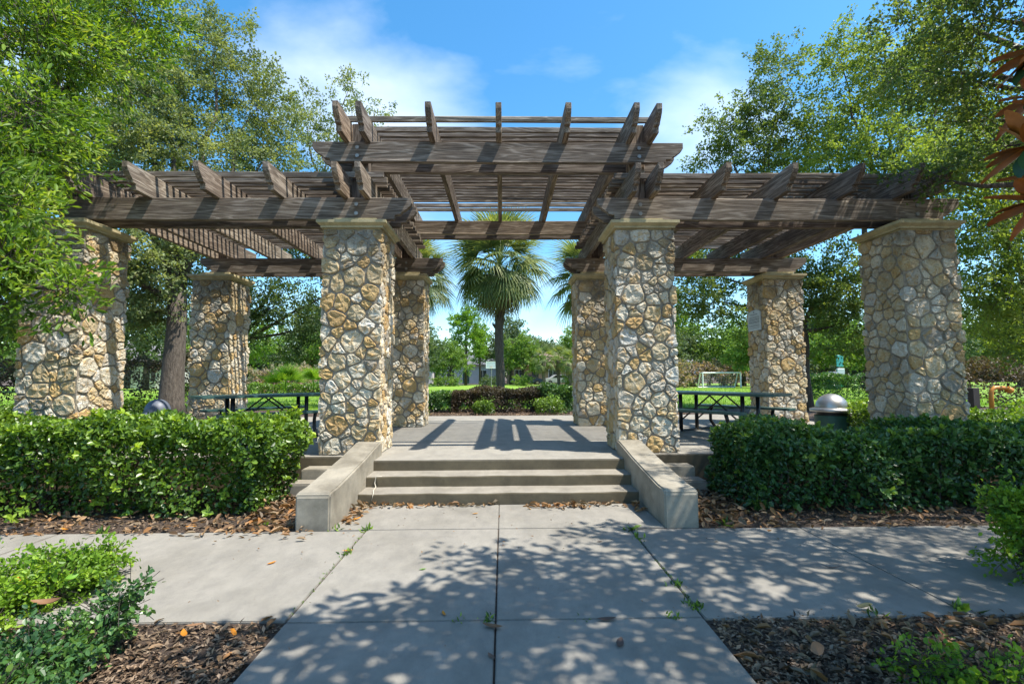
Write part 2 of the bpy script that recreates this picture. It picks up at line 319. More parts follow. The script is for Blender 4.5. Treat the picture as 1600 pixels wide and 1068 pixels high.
MB().add(*(lambda P: ([(x, y-7.21, z) for z in (-.1, .43) for x, y in P], [tuple(range(8))[::-1], tuple(range(8, 16))]+[(i, (i+1) % 8, 8+(i+1) % 8, 8+i) for i in range(8)]))(
    [(-8.0, 7.60), (-1.82, 7.60), (-1.82, 7.21), (1.82, 7.21), (1.82, 7.60), (8.0, 7.60), (8.0, 15.1), (-8.0, 15.1)])).obj('deck_slab', M['deck'], deck, bevel=.012, seg=2)
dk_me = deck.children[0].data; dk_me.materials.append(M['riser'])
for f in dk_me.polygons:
    if abs(f.normal.y) > .9: f.material_index = 1  # deck edge takes the same shade-darkened colour
def parapet(s, label):
    prof = [(5.43, -.05), (5.43, .355), (5.45, .385), (5.49, .395), (5.70, .40), (6.2, .455), (6.8, .525), (7.3, .60), (7.55, .635), (7.70, .64), (7.70, -.05)]
    b = MB(); x0, x1 = sorted((s*1.80, s*2.17)); b.prism([(y-5.43, z) for y, z in prof], x0-s*1.985, x1-s*1.985, 'x')
    o = b.obj('parapet', M['wall'], None, bevel=.022, seg=3, loc=(s*1.985, 5.43, 0)); tag(o, label, 'low wall', 'sloping walls beside the steps')
parapet(-1, 'sloping concrete side wall with bright sunlit inner face, beside the bright green hedge')
parapet(1, 'sloping concrete side wall in dappled tree shade, beside the dark green hedge')
for s, where in ((-1, 'beside the sunlit step wall'), (1, 'beside the tree-shaded step wall')):
    b = MB().box(0, .42, 0, .30, -.05, .30); o = b.obj('footing_block', M['wall'], None, bevel=.015, seg=2, loc=(-2.86 if s < 0 else 2.44, 7.29, 0))
    tag(o, 'upper stained concrete footing block '+where, 'block', 'footing blocks under the columns')
    b = MB().box(0, .52, 0, .32, -.05, .165); o = b.obj('footing_block', M['step'], None, bevel=.02, seg=2, loc=(-2.90 if s < 0 else 2.38, 6.95, 0))
    tag(o, 'lower rough concrete footing block '+where, 'block', 'footing blocks under the columns')

# ------------------------------------------------------------------ stone columns
W = .886; CZ0, CZ1 = .43, 3.95
def pack_sites(seed):
    rg = np.random.default_rng(seed); P = 4*W; H = CZ1-CZ0; pts = np.zeros((0, 3))
    for r, tries in ((.17, 26), (.13, 110), (.098, 420), (.072, 1700), (.052, 3500)):
        for _ in range(tries):
            s, h = rg.uniform(0, P), rg.uniform(.02, H-.02)
            if len(pts):
                ds = np.abs(pts[:, 0]-s); ds = np.minimum(ds, P-ds)
                if np.any(np.hypot(ds*.9, (pts[:, 1]-h)*1.22) < (pts[:, 2]+r)*.93): continue
            pts = np.vstack([pts, (s, h, r)])
    return pts[:296] if len(pts) > 296 else pts
def clip(poly, a, b, c):
    out = []
    for i in range(len(poly)):
        p, q = poly[i], poly[(i+1) % len(poly)]; dp = a*p[0]+b*p[1]-c; dq = a*q[0]+b*q[1]-c
        if dp <= 0: out.append(p)
        if dp*dq < 0: u = dp/(dp-dq); out.append((p[0]+(q[0]-p[0])*u, p[1]+(q[1]-p[1])*u))
    return out
def to3(s, h, d):
    """perimeter coordinate -> point on the square column; d is the distance out of the face"""
    P = 4*W; s = s % P; k = int(s//W); u = s-k*W; hw = W/2
    e0 = max(0, 1-u/.001); e1 = max(0, 1-(W-u)/.001)
    x = -hw+u + (d if e1 > 0 else 0) - (d if e0 > 0 else 0); y = -hw-d
    a = k*math.pi/2; ca, sa = round(math.cos(a)), round(math.sin(a))
    return (x*ca-y*sa, x*sa+y*ca, h)
def stone_set(seed):
    pts = pack_sites(seed); rg = random.Random(seed); P = 4*W; H = CZ1-CZ0; out = []
    for i, (s, h, r) in enumerate(pts):
        hx, hy = .42, .30
        poly = [(-hx, -hy), (hx, -hy), (hx, hy), (-hx, hy)]
        for j in range(len(pts)):
            if j == i: continue
            dx = pts[j, 0]-s; dx = (dx+P/2) % P-P/2; dy = pts[j, 1]-h
            if abs(dx) > .9 or abs(dy) > .7: continue
            rr = pts[j, 2]; L = math.hypot(dx, dy)
            c = (L*L+r*r-rr*rr)/2   # power diagram
            poly = clip(poly, dx, dy, c)
            if len(poly) < 3: break
        if len(poly) < 3: continue
        poly = clip(poly, 0, -1, h); poly = clip(poly, 0, 1, H-h)
        if len(poly) < 3: continue
        cx = sum(p[0] for p in poly)/len(poly); cy = sum(p[1] for p in poly)/len(poly)
        # joint gap
        gap = .005+rg.random()*.004; q = []
        area = abs(sum(poly[a][0]*poly[(a+1) % len(poly)][1]-poly[(a+1) % len(poly)][0]*poly[a][1] for a in range(len(poly))))/2
        if area < .0022: continue
        sq = list(poly)
        for a in range(len(poly)):
            p0, p1 = poly[a], poly[(a+1) % len(poly)]; ex, ey = p1[0]-p0[0], p1[1]-p0[1]; L = math.hypot(ex, ey)
            if L < 1e-5: continue
            nx, ny = ey/L, -ex/L
            if (p0[0]-cx)*nx+(p0[1]-cy)*ny < 0: nx, ny = -nx, -ny
            sq = clip(sq, nx, ny, p0[0]*nx+p0[1]*ny-gap)
            if len(sq) < 3: break
        if len(sq) < 3: continue
        # soften the corners once, then resample with a little wobble
        cc = []
        for a in range(len(sq)):
            p0, p1 = sq[a], sq[(a+1) % len(sq)]; t_ = .05+.09*rg.random()
            cc.append((p0[0]*(1-t_)+p1[0]*t_, p0[1]*(1-t_)+p1[1]*t_)); cc.append((p0[0]*t_+p1[0]*(1-t_), p0[1]*t_+p1[1]*(1-t_)))
        poly = cc; per = [0]
        for a in range(len(poly)): p0, p1 = poly[a], poly[(a+1) % len(poly)]; per.append(per[-1]+math.hypot(p1[0]-p0[0], p1[1]-p0[1]))
        n = 13; rs = []
        for k in range(n):
            d = per[-1]*k/n; a = max(j for j in range(len(poly)) if per[j] <= d); u = (d-per[a])/max(1e-6, per[a+1]-per[a]); p0, p1 = poly[a], poly[(a+1) % len(poly)]
            x, y = p0[0]*(1-u)+p1[0]*u, p0[1]*(1-u)+p1[1]*u; w = 1-.09*rg.random(); rs.append((cx+(x-cx)*w, cy+(y-cy)*w))
        poly = rs; corner = None
        smin = min(p[0] for p in poly)+s; smax = max(p[0] for p in poly)+s
        for k in range(0, 6):
            if smin < k*W < smax: corner = k*W-s
        if corner is not None:
            if min(corner-(smin-s), (smax-s)-corner) < .03:      # barely reaches round: keep it on its own face
                keep = -1 if corner-(smin-s) > (smax-s)-corner else 1
                poly = [(min(p[0], corner-.004) if keep < 0 else max(p[0], corner+.004), p[1]) for p in poly]; corner = None
        if corner is not None:
            ins = []
            for a in range(len(poly)):
                p0, p1 = poly[a], poly[(a+1) % len(poly)]; ins.append(p0)
                if (p0[0]-corner)*(p1[0]-corner) < 0: u = (corner-p0[0])/(p1[0]-p0[0]); ins.append((corner, p0[1]+(p1[1]-p0[1])*u))
            poly = ins; ys = [p[1] for p in poly if p[0] == corner]
            if len(ys) < 2: continue
            cx, cy = corner, sum(ys)/len(ys)
        else: cx = sum(p[0] for p in poly)/len(poly); cy = sum(p[1] for p in poly)/len(poly)
        proud = .014+.024*rg.random(); V = []; m = len(poly); t1, t2 = rg.uniform(-.25, .25), rg.uniform(-.25, .25)
        for f, d in ((1.0, -.02), (.985, .65), (.90, .95), (.5, 1.0)):
            for a, (x, y) in enumerate(poly):
                dd = d if d < 0 else d*proud
                if d > .1: dd += (rg.random()-.5)*.022*(1 if f < .97 else .4) + ((x-cx)*t1+(y-cy)*t2)*.12
                xx = cx+(x-cx)*f; yy = cy+(y-cy)*f; ss = s+xx
                if corner is not None and x == corner: ss = round((s+corner)/W)*W
                V.append(to3(ss, CZ0+h+yy, max(dd, -.02)))
        ss = s+cx
        if corner is not None: ss = round((s+corner)/W)*W
        V.append(to3(ss, CZ0+h+cy, proud*(1+rg.uniform(-.2, .25))))
        F = [(r_*m+a, r_*m+(a+1) % m, (r_+1)*m+(a+1) % m, (r_+1)*m+a) for r_ in range(3) for a in range(m)]+[(3*m+a, 3*m+(a+1) % m, 4*m) for a in range(m)]
        V = [Vector(v) for v in V]; o = sum(V, Vector())/len(V)
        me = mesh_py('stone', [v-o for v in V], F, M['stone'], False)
        out.append((me, o))
    return out
SETS = [stone_set(s) for s in (11, 23, 37, 59)]
def cap_mesh():
    b = MB(); h = W/2
    for i, (o0, o1, z0, z1) in enumerate(((.0, .0, 3.94, 3.965), (.045, .045, 3.965, 4.00), (.05, .10, 4.00, 4.035), (.10, .10, 4.035, 4.08))):
        b.add([(sx*(h+o), sy*(h+o), z) for o, z in ((o0, z0), (o1, z1)) for sx, sy in ((-1, -1), (1, -1), (1, 1), (-1, 1))],
              [(0, 1, 2, 3), (4, 7, 6, 5)]+[(k, 4+k, 4+(k+1) % 4, (k+1) % 4) for k in range(4)])
    return b.mesh('cap', M['cap'])
CAP = cap_mesh(); CORE = MB().box(-W/2, W/2, -W/2, W/2, .42, 3.945).mesh('mortar_core', M['mortar'])
PLINTH = MB().box(-.34, .34, -.34, .34, 4.078, 4.165).mesh('bearing_block', M['cap'])
colpos = []
cl = [('front', 8.163), ('back', 12.303)]; k = 0
labels = {('front', -1, 1): 'stone column at the head of the steps behind the sunlit step wall', ('front', 1, 1): 'stone column at the head of the steps behind the tree-shaded step wall',
          ('front', -1, 0): 'front stone column partly covered by hanging oak leaves', ('front', 1, 0): 'wide darkly stained front stone column behind the dark hedge, under the oak boughs',
          ('back', -1, 1): 'rear inner stone column seen just past the sunlit step-side column', ('back', 1, 1): 'rear inner stone column half hidden by the column behind the shaded step wall',
          ('back', -1, 0): 'rear stone column beside the oak trunk and green table top', ('back', 1, 0): 'rear stone column carrying the pale notice plate'}
for row, y in cl:
    for s in (-1, 1):
        for inner in (1, 0):
            x = s*(2.313 if inner else 6.913)
            st = SETS[k % 4]; rot = (0 if k < 4 else math.pi/2*(1+k % 3)); k += 1
            e = empty('stone_column', (x, y, 0), labels[(row, s, inner)], 'stone column', 'stone columns carrying the pergola', rz=rot)
            ob('mortar_core', CORE, e); ob('cap', CAP, e); ob('bearing_block', PLINTH, e)
            for me, o in st: ob('stone', me, e, loc=o)
            colpos.append((x, y, inner))

# ------------------------------------------------------------------ the timber pergola
perg = empty('pergola', (0, 10.233, 4.16), 'weathered brown timber pergola with raised middle bay on eight stone columns', 'pergola')
PO = Vector((0, 10.233, 4.16))
def tail(L, h, k=1.0):
    """side outline of a timber with shaped ends, centred; x along its length, z up from its underside"""
    e = [(0, h), (0, h-.09), (.02*k, h-.14), (.07*k, h-.20), (.12*k, h-.245), (.13*k, h-.275), (.19*k, h-.285), (.20*k, 0)]
    return [(-L/2+u, z) for u, z in e]+[(L/2-u, z) for u, z in reversed(e)]
def timber(name, L, h, t, k=1.0, seed=0):
    rg = random.Random(seed); poly = tail(L, h, k) if k else [(-L/2, h), (-L/2, 0), (L/2, 0), (L/2, h)]
    # cut the long edges in segments so that the timber can warp a little
    P = []; 
    for i in range(len(poly)):
        a, b = poly[i], poly[(i+1) % len(poly)]; P.append(a)
        if abs(a[0]-b[0]) > .8:
            n = max(2, int(abs(a[0]-b[0])/.45)); P += [(a[0]+(b[0]-a[0])*j/n, a[1]) for j in range(1, n)]
    a1, p1, a2, p2 = rg.uniform(.002, .006), rg.uniform(0, 6), rg.uniform(.002, .008), rg.uniform(0, 6)
    top = [p for p in P if p[1] > h-1e-6]; bot = [p for p in P if p[1] < 1e-6]
    m = MB().prism(P, -t/2, t/2); 
    m.V = [(x, y+a2*math.sin(x*.9+p2), z+a1*math.sin(x*1.3+p1)+rg.uniform(-.0015, .0015)) for x, y, z in m.V]
    me = mesh_py(name, m.V, m.F, M['wood'])
    bm = bmesh.new(); bm.from_mesh(me)
    bmesh.ops.bevel(bm, geom=[e for e in bm.edges if len(e.link_faces) == 2 and any(len(f.verts) > 6 for f in e.link_faces)], offset=.006, segments=1, affect='EDGES')
    bmesh.ops.recalc_face_normals(bm, faces=bm.faces); bm.to_mesh(me); bm.free(); return me
BH = .36; ZL, ZU = 4.165, 5.125
# beams run along x in pairs either side of the posts
BEAM_Y = (7.945, 8.38, 12.085, 12.52)
wing = [timber('beam', 5.90, BH, .09, 1.4, s) for s in range(3)]; top = [timber('beam', 6.10, .335, .09, 1.5, s+5) for s in range(2)]
for i, y in enumerate(BEAM_Y):
    for s in (-1, 1):
        ob('beam', wing[(i+s) % 3], perg, loc=Vector((s*(1.42+2.95) if s < 0 else 1.60+3.02, y, ZL))-PO, scale=(1 if s < 0 else 1.02, 1, 1))
    ob('beam', top[i % 2], perg, loc=Vector((0, y, ZU))-PO)
# rafters run along y
RL = 5.80; low = [timber('rafter', RL, .37, .092, 1, s+20) for s in range(4)]; upr = [timber('rafter', RL, .38, .092, 1, s+30) for s in range(3)]
low_x = [-7.0, -6.55, -5.62, -4.56, -3.52, -2.49, -2.14]
k = 0
for s in (-1, 1):
    for x in low_x:
        ob('rafter', low[k % 4], perg, loc=Vector((x*-s, 10.233+random.uniform(-.015, .015), ZL+BH-.015))-PO, rot=(0, 0, math.pi/2)); k += 1
for x in (-2.49, -2.14, -1.08, 0, 1.08, 2.14, 2.49):
    ob('rafter', upr[k % 3], perg, loc=Vector((x, 10.233+random.uniform(-.015, .015), ZU+.335-.01))-PO, rot=(0, 0, math.pi/2)); k += 1
# slats on the rafters
def slat_meshes(L, seed): return [timber('slat', L, .09, .052, 0, seed+i) for i in range(4)]
up_s = slat_meshes(5.35, 50); wg_s = slat_meshes(5.55, 60)
zs_up = ZU+.335-.01+.38-.004; zs_lo = ZL+BH-.015+.37-.004
ys = [7.95, 8.30]+[8.48+.172*i for i in range(20)]+[12.08, 12.42]
for i, y in enumerate(ys):
    ob('slat', up_s[i % 4], perg, loc=Vector((random.uniform(-.03, .03), y, zs_up))-PO, rot=(random.uniform(-.03, .03), 0, random.uniform(-.003, .003)))
ys2 = [7.95, 8.18]+[8.36+.172*i for i in range(23)]+[12.5]
for s in (-1, 1):
    for i, y in enumerate(ys2):
        ob('slat', wg_s[(i+(s > 0)*2) % 4], perg, loc=Vector((s*4.68+random.uniform(-.03, .03), y+random.uniform(-.006, .006), zs_lo))-PO, rot=(random.uniform(-.03, .03), 0, random.uniform(-.004, .004)))
# posts between the paired timbers, with bolts
pin = MB().box(0, 1.68, -.11, .11, -.13, .13).mesh('post', M['wood'], bevel=.006); pout = MB().box(0, .72, -.11, .11, -.13, .13).mesh('post', M['wood'], bevel=.006)
bolt = MB().tube([(0, 0, 0), (0, -.016, 0)], .032, 8).mesh('bolt', M['galv'])
for x, y, inner in colpos:
    p = ob('post', pin if inner else pout, perg, loc=Vector((x, y, 4.165))-PO, rot=(0, -math.pi/2, 0))
    if inner or y < 10:
        for z in ((.10, .25, 1.06, 1.20) if inner else (.10, .25)):
            ob('bolt', bolt, p, loc=(z, -.265 if y < 10 else -.265, 0), rot=(0, 0, 0))

# ------------------------------------------------------------------ notice plate on the rear column
t = empty('notice_sign', (6.435, 12.36, 2.74), 'pale blue-grey arched notice plate with lines of print on a rear stone column', 'sign')
prof = [(-.31, 0), (.31, 0), (.31, .43)]+[(.31*math.cos(a), .43+.09*math.sin(a)) for a in np.linspace(.15, math.pi-.15, 9)]+[(-.31, .43)]
MB().prism(prof, -.012, .012, 'x').obj('plate', M['sign'], t)
MB().tube([(-.014, 0, .465), (-.017, 0, .465)], .022, 10).obj('emblem', M['ink'], t)
b = MB(); rg = random.Random(3)
for r_, z in enumerate((.40, .34, .315, .275, .25, .21, .185, .13, .105, .06)):
    y = -.25+(.08 if r_ == 0 else 0)
    while y < (.17 if r_ == 0 else .24): w = rg.uniform(.015, .05); b.box(-.0145, -.0135, y, min(y+w, .26), z, z+(.016 if r_ in (0, 3, 5) else .009)); y += w+.012
b.obj('lettering', M['ink'], t)['kind'] = 'stuff'

# ------------------------------------------------------------------ picnic tables
def picnic_table(name_label, loc, rz, flip=1):
    t = empty('picnic_table', loc, name_label, 'picnic table', 'picnic tables under the pergola', rz=rz)
    def plate(L, w, th, corner, x=0, z=0, nm='table_top', mat='metal_green'):
        pts = []
        for cx, cy, a0 in ((L/2-corner, w/2-corner, 0), (-L/2+corner, w/2-corner, 90), (-L/2+corner, -w/2+corner, 180), (L/2-corner, -w/2+corner, 270)):
            pts += [(cx+corner*math.cos(R(a0+i*22.5)), cy+corner*math.sin(R(a0+i*22.5))) for i in range(5)]
        n = len(pts); V = [(px, py+x, z+dz) for dz in (0, th) for px, py in pts]
        F = [tuple(range(n))[::-1], tuple(range(n, 2*n))]+[(i, (i+1) % n, n+(i+1) % n, n+i) for i in range(n)]
        return MB().add(V, F).obj(nm, M[mat], t, bevel=.008, seg=2)
    plate(2.6, .88, .05, .10, 0, .80)
    for s in (-1, 1):
        plate(2.1, .30, .045, .05, s*.90, .49, 'bench')
        for x in (-.68, .68):
            MB().tube([(x, s*.86, .49), (x, s*.80, .36), (x, s*.80, .2), (x, s*.98, .03)], .035, 8).obj('leg', M['metal_black'], t, smooth=True)
            MB().tube([(x, s*.28, .80), (x, s*.28, .02)], .04, 8).obj('leg', M['metal_black'], t, smooth=True)
        MB().tube([(-.68, s*.28, .25), (0, s*.28, .79)], .016, 6).obj('brace', M['metal_black'], t)
        MB().tube([(.68, s*.28, .25), (0, s*.28, .79)], .016, 6).obj('brace', M['metal_black'], t)
    for x in (-.68, .68):
        MB().tube([(x, -.98, .04), (x, .98, .04)], .026, 8).obj('foot_rail', M['metal_black'], t)
        MB().tube([(x, -.28, .42), (x, .28, .42)], .02, 6).obj('cross_bar', M['metal_black'], t)
picnic_table('dark green metal picnic table between the stained column and the notice-plate column', (4.42, 10.05, .43), math.atan2(-.82, .57))
picnic_table('dark green metal picnic table rising behind the bright green hedge', (-4.75, 10.25, .43), math.atan2(-.62, -.78))

# ------------------------------------------------------------------ litter bins
def litter_bin(loc, label, body, dome_m, rad, h, dome_h):
    t = empty('litter_bin', loc, label, 'litter bin')
    MB().lathe([(0, 0), (rad*.86, 0), (rad*.9, .05), (rad*.9, h-.12)], 28).obj('body', body, t, smooth=True)
    MB().lathe([(rad*.78, h-.14), (rad*.8, h-.03)], 28).obj('liner', M['metal_black'], t, smooth=True)
    MB().lathe([(rad*.8, h-.03), (rad*1.12, h-.05), (rad*1.14, h), (rad*.84, h+.03)], 28).obj('rim', dome_m, t, smooth=True)
    MB().lathe([(rad*.84*math.cos(a), h+.03+dome_h*math.sin(a)) for a in np.linspace(0, math.pi/2-.02, 9)]+[(0, h+.03+dome_h)], 28).obj('lid', dome_m, t, smooth=True)
litter_bin((6.56, 9.75, .43), 'green litter bin with a brushed metal dome lid at the bench end', M['bin_green'], M['dome'], .34, .52, .27)
litter_bin((-7.2, 10.6, .30), 'litter bin showing only its blue-grey dome lid above the bright hedge', M['bin_green'], M['dome_blue'], .29, .58, .27)

# bent orange pipe and dark post beside the stained column
t = empty('bent_pipe', (11.04, 11, .36), 'orange-yellow bent metal pipe standing in the mulch beside the stained column', 'pipe')
MB().tube([(0, 0, 0), (0, 0, .80), (.02, 0, .90), (.10, 0, .955), (.30, 0, .95), (.40, 0, .92)], .045, 10).obj('pipe', M['orange'], t, smooth=True)
MB().tube([(.38, 0, .92), (.47, 0, .88)], .07, 10).obj('spout', M['orange'], t, smooth=True)
tag(MB().box(-.08, .08, -.08, .08, 0, .95).obj('timber_post', M['post'], None, bevel=.01, loc=(10.73, 11.1, .36)), 'short dark square post beside the orange pipe', 'post')

# ------------------------------------------------------------------ foliage makers
def leaves_np(c, a, n, L, w, fold=.18):
    """one folded leaf (two triangles) per row"""
    a = a/np.linalg.norm(a, axis=1, keepdims=True); s = np.cross(a, n); s /= np.maximum(1e-6, np.linalg.norm(s, axis=1, keepdims=True)); nn = np.cross(s, a)
    L = L[:, None]; w = w[:, None]
    V = np.stack([c, c+.52*L*a-w*s+fold*w*nn*2, c+L*a-.12*L*nn, c+.48*L*a+w*s+fold*w*nn*2], 1).reshape(-1, 3)
    b = np.arange(len(c))*4; F = np.concatenate([np.stack([b, b+1, b+2], 1), np.stack([b, b+2, b+3], 1)])
    return V, F
def leaves6(c, a, n, L, w, fold=.12, curl=.12):
    """rounder leaf folded along its midrib: two quads of an eight-cornered outline"""
    a = a/np.linalg.norm(a, axis=1, keepdims=True); s = np.cross(a, n); s /= np.maximum(1e-6, np.linalg.norm(s, axis=1, keepdims=True)); nn = np.cross(s, a)
    L = L[:, None]; w = w[:, None]; f = fold*w*2
    V = np.stack([c, c+.28*L*a-.86*w*s+f*nn, c+.68*L*a-.92*w*s+f*nn-curl*.4*L*nn, c+L*a-curl*L*nn, c+.68*L*a+.92*w*s+f*nn-curl*.4*L*nn, c+.28*L*a+.86*w*s+f*nn], 1).reshape(-1, 3)
    b = np.arange(len(c))*6; F = np.concatenate([np.stack([b, b+1, b+2, b+3], 1), np.stack([b, b+3, b+4, b+5], 1)])
    return V, F
def unit(n, rg): v = rg.normal(size=(n, 3)); return v/np.linalg.norm(v, axis=1, keepdims=True)
def crown_mesh(name, clumps, mat, leaf=.07, ratio=.32, dens=1.0, rg=None, spray=.42, per=34, droop=.0, up=.5, twig=None, shape=.55, round_=False, along=.6, twr=1.0):
    """clumps: (x,y,z,rx,ry,rz,weight). Leaves grow along twigs scattered through every clump."""
    rg = rg or np.random.default_rng(5); Cs, As, Ns, Rr = [], [], [], []; tw = MB()
    for x, y, z, rx, ry, rz, wt in clumps:
        k = max(3, int(wt*dens)); d = unit(k, rg); rad = rg.random(k)**shape
        lobes = 1+.22*np.sin(d[:, 0]*5+x)*np.cos(d[:, 2]*4+y)
        p = d*(rad*lobes)[:, None]*np.array([rx, ry, rz])+np.array([x, y, z])
        ax = d*.8+unit(k, rg)*.7+np.array([0, 0, .25-droop]); ax /= np.linalg.norm(ax, axis=1, keepdims=True)
        sl = spray*(.6+.8*rg.random(k)); tone = rg.random(k)
        tt = rg.random((k, per)); off = rg.normal(size=(k, per, 3))*(spray*.26)*(1.1-tt[..., None]*.6)
        c = p[:, None]+ax[:, None]*(tt*sl[:, None])[..., None]+off*np.array([1, 1, .6]); c[..., 2] -= droop*tt**2*sl[:, None]*.7
        aa = ax[:, None]*along+rg.normal(size=(k, per, 3))*.75; nn = rg.normal(size=(k, per, 3))*.6+np.array([0, 0, up])+.15*d[:, None]
        Cs.append(c.reshape(-1, 3)); As.append(aa.reshape(-1, 3)); Ns.append(nn.reshape(-1, 3)); Rr.append(np.clip((tone[:, None]*.6+rg.random((k, per))*.4), 0, 1).ravel())
        if twig:
            for i in range(0, k):
                q = Vector(p[i]); e = q+Vector(ax[i])*float(sl[i]); tw.tube([q-Vector(ax[i])*.25, (q+e)/2+Vector((0, 0, .01)), e], [.006*twr, .004*twr, .002*twr], 3, False)
    c = np.concatenate(Cs); a = np.concatenate(As); n = np.concatenate(Ns); r = np.concatenate(Rr); m = len(c)
    L = leaf*(.65+.7*rg.random(m)); V, F = (leaves6 if round_ else leaves_np)(c, a, n, L, L*ratio)
    me = mesh_np(name, V, F, mat, False, np.repeat(r, 6 if round_ else 4))
    return (me, tw) if twig else me
def limb_path(p, q, sag=.0, rg=random):
    p, q = Vector(p), Vector(q); d = q-p; n = 6
    jit = [Vector((rg.uniform(-1, 1), rg.uniform(-1, 1), rg.uniform(-.4, .4)))*d.length*.045 for _ in range(n+1)]
    return [p+Vector((d.x*t_, d.y*t_, d.z*(t_**.8)))+(jit[i] if 0 < i < n else Vector()) for i, t_ in enumerate([j/n for j in range(n+1)])]
def tree(name, label, base, fork, r, clumps, mat, bark='bark', group=None, leaf=.07, dens=10, rg=None, lean=(0, 0), twig=False, nlimb=None, **kw):
    base = Vector(base); top_ = Vector(fork); rs = random.Random(int(abs(base.x*31+base.y*17)))
    e = empty(name, base, label, 'tree', group)
    tb = MB(); pts = [base+Vector((0, 0, -.1))]+[base.lerp(top_, t_)+Vector((rs.uniform(-.05, .05), rs.uniform(-.05, .05), 0))*(1 if t_ < 1 else 0) for t_ in (.12, .4, .7, 1)]
    tb.tube([p-base for p in pts], [r*1.45, r*1.1, r*.95, r*.85, r*.8], 12); tb.obj('trunk', M[bark], e, smooth=True)
    for i, c in enumerate(clumps):
        if nlimb and i >= nlimb: break
        q = Vector(c[:3]); start = base.lerp(top_, rs.uniform(.8, 1)); L = limb_path(start-base, q-base, rg=rs)
        MB().tube(L, [r*.5, r*.42, r*.34, r*.26, r*.18, r*.11, r*.05], 7).obj('limb', M[bark], e, smooth=True)
    loc = [(x-base.x, y-base.y, z-base.z, a, b, c_, w) for x, y, z, a, b, c_, w in clumps]
    res = crown_mesh('crown', loc, M[mat], leaf=leaf, dens=dens, rg=rg or np.random.default_rng(int(abs(base.x*131+base.y*71))), twig=twig, **kw)
    if twig: ob('crown', res[0], e); res[1].obj('twigs', M[bark], e)['kind'] = 'stuff'
    else: ob('crown', res, e)
    return e

# ------------------------------------------------------------------ near and middle trees
L1 = [(-6.4, 6.5, 6.2, .8, .8, .8, 10), (-6.2, 7.2, 6.5, .7, .8, .8, 8), (-5.9, 6, 4.8, .6, .6, .5, 7), (-6.1, 8, 7.6, .7, .7, .7, 7), (-6.2, 6.8, 5.0, .5, .4, .5, 4),
      (-5.15, 5, 3.35, .34, .4, .34, 5), (-4.85, 4.9, 2.85, .26, .35, .18, 3), (-5.1, 5, 2.35, .2, .25, .2, 2), (-4.35, 5, 2.55, .15, .18, .12, 1.1), (-5.8, 5.6, 4.0, .5, .5, .4, 6),
      (-7.8, 6.5, 7.5, 1.2, 1.2, 1.0, 11), (-7.0, 7.8, 8.4, 1.2, 1, .9, 10), (-7.9, 7.5, 4.9, .9, .9, .9, 8), (-6.9, 5.4, 3.5, .7, .6, .7, 6)]
tree('oak_tree', 'big near oak with fresh bright green leaves hanging over the leaf-covered column', (-9.4, 7.2, -.03), (-9.0, 7.2, 3.4), .34, L1, 'oak_near', leaf=.088, dens=13, per=34, spray=.38, twig=True, up=.35, nlimb=10, round_=True, ratio=.165, droop=.25, along=1.3)
L2 = [(-10.2, 17, 12.9, 1.8, 1.6, 1.5, 9), (-11.3, 16, 10.7, 1.9, 1.7, 1.4, 10), (-9.1, 18, 11.6, 1.6, 1.5, 1.4, 8), (-10.2, 16, 9.2, 2.3, 1.7, 1.0, 9), (-8.6, 18, 9.9, 1.6, 1.3, .9, 6),
      (-11.6, 15, 8.5, 1.6, 1.3, 1.0, 7), (-10.1, 14.7, 4.8, 1.1, 1.1, 1.2, 8), (-11.0, 15.5, 3.7, .9, .9, .8, 4), (-12.3, 15, 5.3, 1.3, 1.2, 1.3, 7), (-13.5, 16, 9.8, 2, 1.6, 1.6, 8), (-13, 17, 12.5, 1.8, 1.6, 1.5, 7), (-9.6, 15.5, 6.8, 1.6, 1.2, 1.0, 7)]
tree('oak_tree', 'thick-trunked oak with greyish leaves standing just behind the rear column by the bright hedge', (-9.95, 15.2, .35), (-9.9, 15.2, 4.3), .31, L2, 'oak_grey', 'bark', leaf=.10, dens=13, per=62, spray=.62, twig=True)
L2b = [(-12.8, 13, 4.8, 1.3, 1.3, 1.2, 7), (-12.8, 13, 3.0, 1.1, 1.0, 1.1, 6), (-11.5, 12, 6.2, 1.2, 1.1, .9, 6), (-14.5, 13, 6.5, 1.8, 1.5, 1.8, 8), (-12.6, 12.5, 8.2, 1.6, 1.3, 1.2, 7)]
tree('oak_tree', 'dark-leaved oak filling the gap beyond the leaf-covered column', (-14.2, 13, .35), (-14, 13, 3.0), .22, L2b, 'oak', leaf=.09, dens=20, per=38, spray=.5)
L3 = [(-8.8, 22, 13.6, 1.2, 1.3, 1.4, 4), (-7.0, 22, 14.7, .7, .8, 1.0, 2), (-8.2, 22, 11.9, 1.7, 1.4, 1.1, 5), (-6.5, 22, 12.6, 1.1, 1.1, 1.2, 3.2), (-5.9, 22.6, 14.0, .6, .6, .5, .8), (-7.5, 22, 10.2, 1.8, 1.3, .8, 4)]
tree('oak_tree', 'thin airy oak with sky showing through, rising behind the raised bay', (-7.6, 22, .37), (-7.6, 22, 6.5), .22, L3, 'oak_grey', leaf=.11, dens=11, per=38, spray=.6, twig=True)
L4 = [(-8.9, 20, 4.7, 1.7, 1.4, 1.1, 6), (-7.8, 21, 3.7, 1.1, 1.1, .8, 3), (-9.9, 20, 3.8, .8, .9, .9, 3), (-11.2, 20, 4.9, 1.6, 1.4, 1.3, 6), (-8.6, 21, 7.0, 1.6, 1.4, 1.1, 5), (-6.6, 21, 5.4, 1.1, 1, .9, 3)]
tree('oak_tree', 'low spreading dark oak seen under the timber wing above the green table', (-11.5, 20.5, .37), (-10.6, 20.3, 3.2), .2, L4, 'oak_dark', 'bark_dark', leaf=.11, dens=20, per=34, spray=.55)
